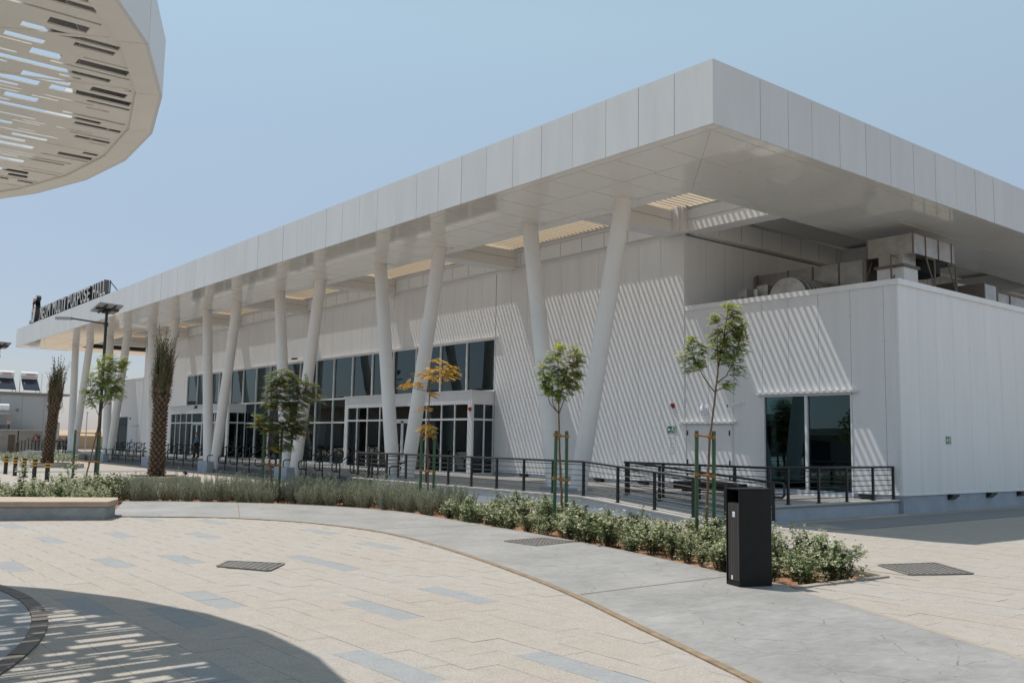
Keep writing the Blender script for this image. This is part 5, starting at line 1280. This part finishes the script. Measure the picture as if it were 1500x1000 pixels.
def person(label, loc, rz, top, legs, hat=None, vest=None, stride=.10, arm=.1):
    t = thing('person', label, 'person', loc); t.rotation_euler.z = rz
    J = {'pel': (0, 0, .95, .15, .11), 'waist': (0, 0, 1.10, .14, .10), 'chest': (0, 0, 1.30, .17, .11), 'neck': (0, 0, 1.47, .055), 'head': (0, .02, 1.58, .085), 'crown': (0, .015, 1.69, .075), 'nose': (0, .115, 1.60, .014)}
    E = [('pel', 'waist'), ('waist', 'chest'), ('chest', 'neck'), ('neck', 'head'), ('head', 'crown'), ('head', 'nose')]
    for s, n in ((-1, 'l'), (1, 'r')):
        st = stride * s
        J.update({n + 'hip': (.09 * s, 0, .90, .085), n + 'knee': (.10 * s, st * .6 + .03, .49, .058), n + 'ank': (.10 * s, st - .02, .09, .040), n + 'toe': (.11 * s, st + .15, .04, .035),
                  n + 'sh': (.19 * s, 0, 1.40, .055), n + 'elb': (.25 * s, -.02 + arm * .3, 1.13, .042), n + 'wri': (.25 * s, .10 + arm, .91, .028), n + 'palm': (.25 * s, .13 + arm, .84, .034, .018)})
        E += [('pel', n + 'hip'), (n + 'hip', n + 'knee'), (n + 'knee', n + 'ank'), (n + 'ank', n + 'toe'), ('chest', n + 'sh'), (n + 'sh', n + 'elb'), (n + 'elb', n + 'wri'), (n + 'wri', n + 'palm')]
        for i, (dy, L) in enumerate(((-.03, .055), (-.01, .07), (.01, .075), (.03, .062))):
            J[n + 'f%d' % i] = (.25 * s - .005 * s, .13 + arm + dy, .79, .009); J[n + 'g%d' % i] = (.25 * s - .015 * s, .135 + arm + dy, .79 - L * .6, .008); E += [(n + 'palm', n + 'f%d' % i), (n + 'f%d' % i, n + 'g%d' % i)]
        J[n + 'th'] = (.25 * s - .02 * s, .175 + arm, .80, .010); E += [(n + 'palm', n + 'th')]
    skin('body', J, E, [M['skin']], t, 'pel', 1)
    g = lambda k, e: tuple(J[k][:3]) + tuple(q + e for q in J[k][3:])
    S = {k: g(k, .012) for k in ('pel', 'waist', 'chest', 'lsh', 'rsh', 'lelb', 'relb')}; S['lw'] = (*J['lwri'][:3], .036); S['rw'] = (*J['rwri'][:3], .036); S['col'] = (0, 0, 1.42, .075)
    skin('shirt', S, [('pel', 'waist'), ('waist', 'chest'), ('chest', 'col'), ('chest', 'lsh'), ('chest', 'rsh'), ('lsh', 'lelb'), ('rsh', 'relb'), ('lelb', 'lw'), ('relb', 'rw')], [top], t, 'pel')
    Tq = {'pel': (0, 0, .96, .155, .118)}
    for n in 'lr': Tq.update({n + 'hip': g(n + 'hip', .02), n + 'knee': g(n + 'knee', .022), n + 'ank': (*J[n + 'ank'][:3], .058)})
    skin('trousers', Tq, [('pel', 'lhip'), ('lhip', 'lknee'), ('lknee', 'lank'), ('pel', 'rhip'), ('rhip', 'rknee'), ('rknee', 'rank')], [legs], t, 'pel')
    if vest:
        Vq = {'pel': (0, 0, .98, .172, .132), 'waist': g('waist', .024), 'chest': g('chest', .024), 'top': (0, 0, 1.43, .12, .09)}
        skin('vest', Vq, [('pel', 'waist'), ('waist', 'chest'), ('chest', 'top')], [vest], t, 'pel')
        MB().tube([(0, 0, 1.09), (0, 0, 1.13)], .195, 16).build('reflective_band', M['white'], t).scale = (1, .72, 1)
    if hat:
        pr = [(.125, 1.66), (.122, 1.70), (.105, 1.75), (.06, 1.785), (.0, 1.79)]; b = MB(); b.tube([(0, .01, z) for r, z in pr], [max(r, .003) for r, z in pr], 16); b.tube([(0, .03, 1.652), (0, .03, 1.662)], .15, 16); b.build('helmet', hat, t, smooth=True)
    else:
        b = MB(); pr = [(.088, 1.60), (.098, 1.66), (.085, 1.72), (.04, 1.755)]; b.tube([(0, -.012, z) for r, z in pr], [r for r, z in pr], 14); b.build('hair', M['hair'], t, smooth=True)
    return t
person('person in a blue shirt and dark trousers at the far glass entrance', (21.35, 58.0, PF), 1.1, M['shirt'], M['navy'], stride=.14)
person('worker in an orange vest and white helmet standing behind the far ramp railing', (17.35, 82.9, .06), 2.6, M['overall'], M['greytrouser'], hat=M['white'], vest=M['orange'], arm=.22)
person('worker in dark clothes and a yellow helmet beyond the far railing', (20.5, 89, -.15), 2.9, M['overall'], M['navy'], hat=M['hatyellow'])
person('worker in dark clothes and a white helmet beyond the far railing', (20.95, 88.6, -.15), 2.2, M['overall'], M['navy'], hat=M['white'])

# ================================================================== FAR LEFT BACKGROUND
def shed(name, label, x0, x1, y0, y1, h, m, step=1.2):
    t = thing(name, label, 'building', (x0, y0, -.15))
    MB().box(x0 + .05, x1 - .05, y0 + .05, y1, -.15, h).build('wall', M['wallback'], t)
    x = x0
    while x < x1 - .1:
        MB().box(x + .01, min(x + step, x1) - .01, y0, y0 + .049, 0, h - .05).build('wall_panel', m, t); x += step
    MB().box(x0 - .05, x1 + .05, y0 - .06, y1 + .05, h, h + .10).build('roof_edge', M['cabin'], t); return t
s_ = shed('service_shed', 'pale panelled shed with solar heaters on its roof behind the leaning palm', 2.0, 21.3, 98.0, 108, 5.3, M['bgwall'], 1.9)
MB().tube([(18.7, 97.99, 3.9), (18.7, 97.86, 3.9)], .13, 12).build('vent', M['print'], s_)
cb = thing('cabin_row', 'row of low taupe cabins with brown doors in front of the pale shed', 'building', (14, 95, -.15))
for x0, x1 in ((8.0, 16.7), (16.8, 18.3), (18.4, 20.4)):
    w_ = MB().box(x0, x1, 95.0, 97.5, -.15, 1.95).build('wall', M['cabin'], cb)
    MB().box(x0 - .05, x1 + .03, 94.93, 97.5, 1.95, 2.05).build('roof', M['coping'], cb)
    MB().box(x1 - .75, x1 - .2, 94.96, 94.99, -.1, 1.55).build('door', M['brown'], cb)
    MB().box(x1 - 1.3, x1 - 1.1, 94.97, 94.99, 1.2, 1.35).build('door_plate', M['shirt'], cb)
cb2 = thing('power_cabinet', 'tall grey cabinet between the cabins and the leaning palm', 'cabinet', (20.9, 93.5, -.15)); bevel(MB().box(20.45, 21.4, 93.2, 94.2, -.15, 2.75).build('cabinet_body', M['cabin'], cb2), .02); MB().box(20.5, 21.35, 93.17, 93.199, .1, 2.6).build('cabinet_door', M['bgwall'], cb2)
ac = thing('air_conditioner', 'metal air handling unit on a frame at the left picture edge', 'air conditioner', (17.0, 96.8, 2.1))
MB().box(16.0, 18.0, 96.2, 97.4, 2.5, 3.4).build('casing', M['galv'], ac); MB().box(16.3, 17.7, 96.2, 97.2, 3.42, 3.6).build('top_cover', M['bgwall'], ac); MB().box(17.0, 17.5, 96.17, 96.19, 2.6, 3.2).build('grille', M['print'], ac)
MB().box(16.05, 16.12, 96.3, 97.3, 2.05, 2.49).box(17.88, 17.95, 96.3, 97.3, 2.05, 2.49).build('frame', M['bgwall'], ac); MB().box(17.55, 17.8, 96.17, 96.19, 2.55, 2.8).build('warning_plate', M['coral'], ac); MB().tube([(16.4, 96.6, 4.1), (17.7, 96.6, 4.1)], .3, 14).build('duct_pipe', M['white'], ac)
def heater(label, x):
    t = thing('solar_heater', label, 'solar water heater', (x, 100, 5.4)); z = 5.4
    MB().tube([(x - .75, 100.6, z + 2.0), (x + .75, 100.6, z + 2.0)], .32, 18).build('tank', M['white'], t); MB().box(x - .3, x + .5, 100.2, 100.27, z + 1.95, z + 2.15).build('tank_mark', M['coral'], t)
    n = V((0, -.55, .83)); b_ = V((0, .83, .55)); MB().obox((x, 99.75, z + 1.05), (.72, 0, 0), b_ * 1.0, n * .05).build('collector', M['pvcell'], t)
    fr_ = MB()
    for sx in (-.74, .74): fr_.tube([(x + sx, 100.7, z), (x + sx, 100.7, z + 2.0)], .04, 6).tube([(x + sx, 98.9, z + .1), (x + sx, 100.6, z + 1.75)], .04, 6).tube([(x + sx, 98.9, z), (x + sx, 98.9, z + .3)], .04, 6)
    each(fr_, 'stand', M['white'], t)
heater('solar water heater with a white tank on the shed roof, left of two', 17.9); heater('solar water heater with a white tank on the shed roof, right of two', 20.0)
rb = thing('roof_platform', 'flat steel platform under the solar heaters', 'platform', (19, 100, 5.4)); MB().box(15.5, 23.6, 98.4, 101, 5.45, 5.62).build('deck', M['cabin'], rb); MB().tube([(20.75, 98.6, 5.2), (20.75, 98.6, 7.5)], .04, 6).build('upright', M['white'], rb)
tm = thing('light_mast', 'thin pale mast seen between the far columns', 'mast', (28.0, 110, -.3)); MB().tube([(28, 110, -.3), (28, 110, 4.1)], [.07, .045], 8).build('pole', M['bgwall'], tm); MB().box(27.9, 28.1, 109.9, 110.1, 4.1, 4.2).build('cap', M['bgwall'], tm)
sl_ = MB().box(23, 60, 140, 141, -.4, 1.5); tag(sl_.build('site_wall', M['sand'], org=(40, 140, -.3)), 'low sand coloured site wall far behind the far columns', 'wall')

# ---- what stands across the plaza (seen mirrored in the glass)
nb_ = thing('neighbour_hall', 'low grey hall across the plaza with a deep flat roof and dark windows', 'building', (-42, 35, 0))
MB().box(-60, -42, -5, 75, -.3, 3.6).build('wall', M['cabin'], nb_); MB().box(-62, -39, -8, 78, 3.6, 4.4).build('roof', M['cabin'], nb_)
for i in range(9): MB().box(-41.99, -41.9, -2 + i * 8.4, 2.5 + i * 8.4, .6, 3.0).build('window', M['pvcell'], nb_)
fh_ = thing('far_hall', 'long dark grey hall far beyond the neighbour across the plaza', 'building', (-50, 150, -.3))
MB().box(-70, -50, 92, 215, -.3, 8.4).build('wall', M['cabin'], fh_); MB().box(-72, -47, 90, 217, 8.4, 10.2).build('roof', M['cabin'], fh_)
for i in range(12): MB().box(-49.99, -49.9, 96 + i * 10, 101 + i * 10, .6, 5.2).build('window', M['bgwall'] if i % 4 == 1 else M['pvcell'], fh_)
def roundtree(label, x, y, h, seed):
    random.seed(seed); t = thing('shade_tree', label, 'tree', (x, y, 0)); MB().tube([(x, y, -.2), (x + .1, y, h * .45), (x, y + .1, h * .7)], [.16, .12, .05], 8).build('trunk', M['bark'], t); m = MB()
    for i in range(900): r = rv(); p = V((x, y, h * .68)) + V((r.x * h * .3, r.y * h * .3, r.z * h * .33)); leafblade(m, p, rv().normalized(), rv(), .3, .09, random.random())
    stuffpart(m.build('crown', M['leafdark'], t))
for i, (x, y, h) in enumerate(((-14, 6, 5.5), (-17, 22, 6.2), (-13, 36, 5.0), (-20, 52, 6.5), (4, -12, 5.5), (-4, -16, 6))): roundtree('dark shade tree across the plaza, ' + ('nearest to the camera', 'beside the canopy', 'opposite the hedge', 'farthest of its row', 'behind the camera', 'behind the camera on the left')[i], x, y, h, 400 + i)
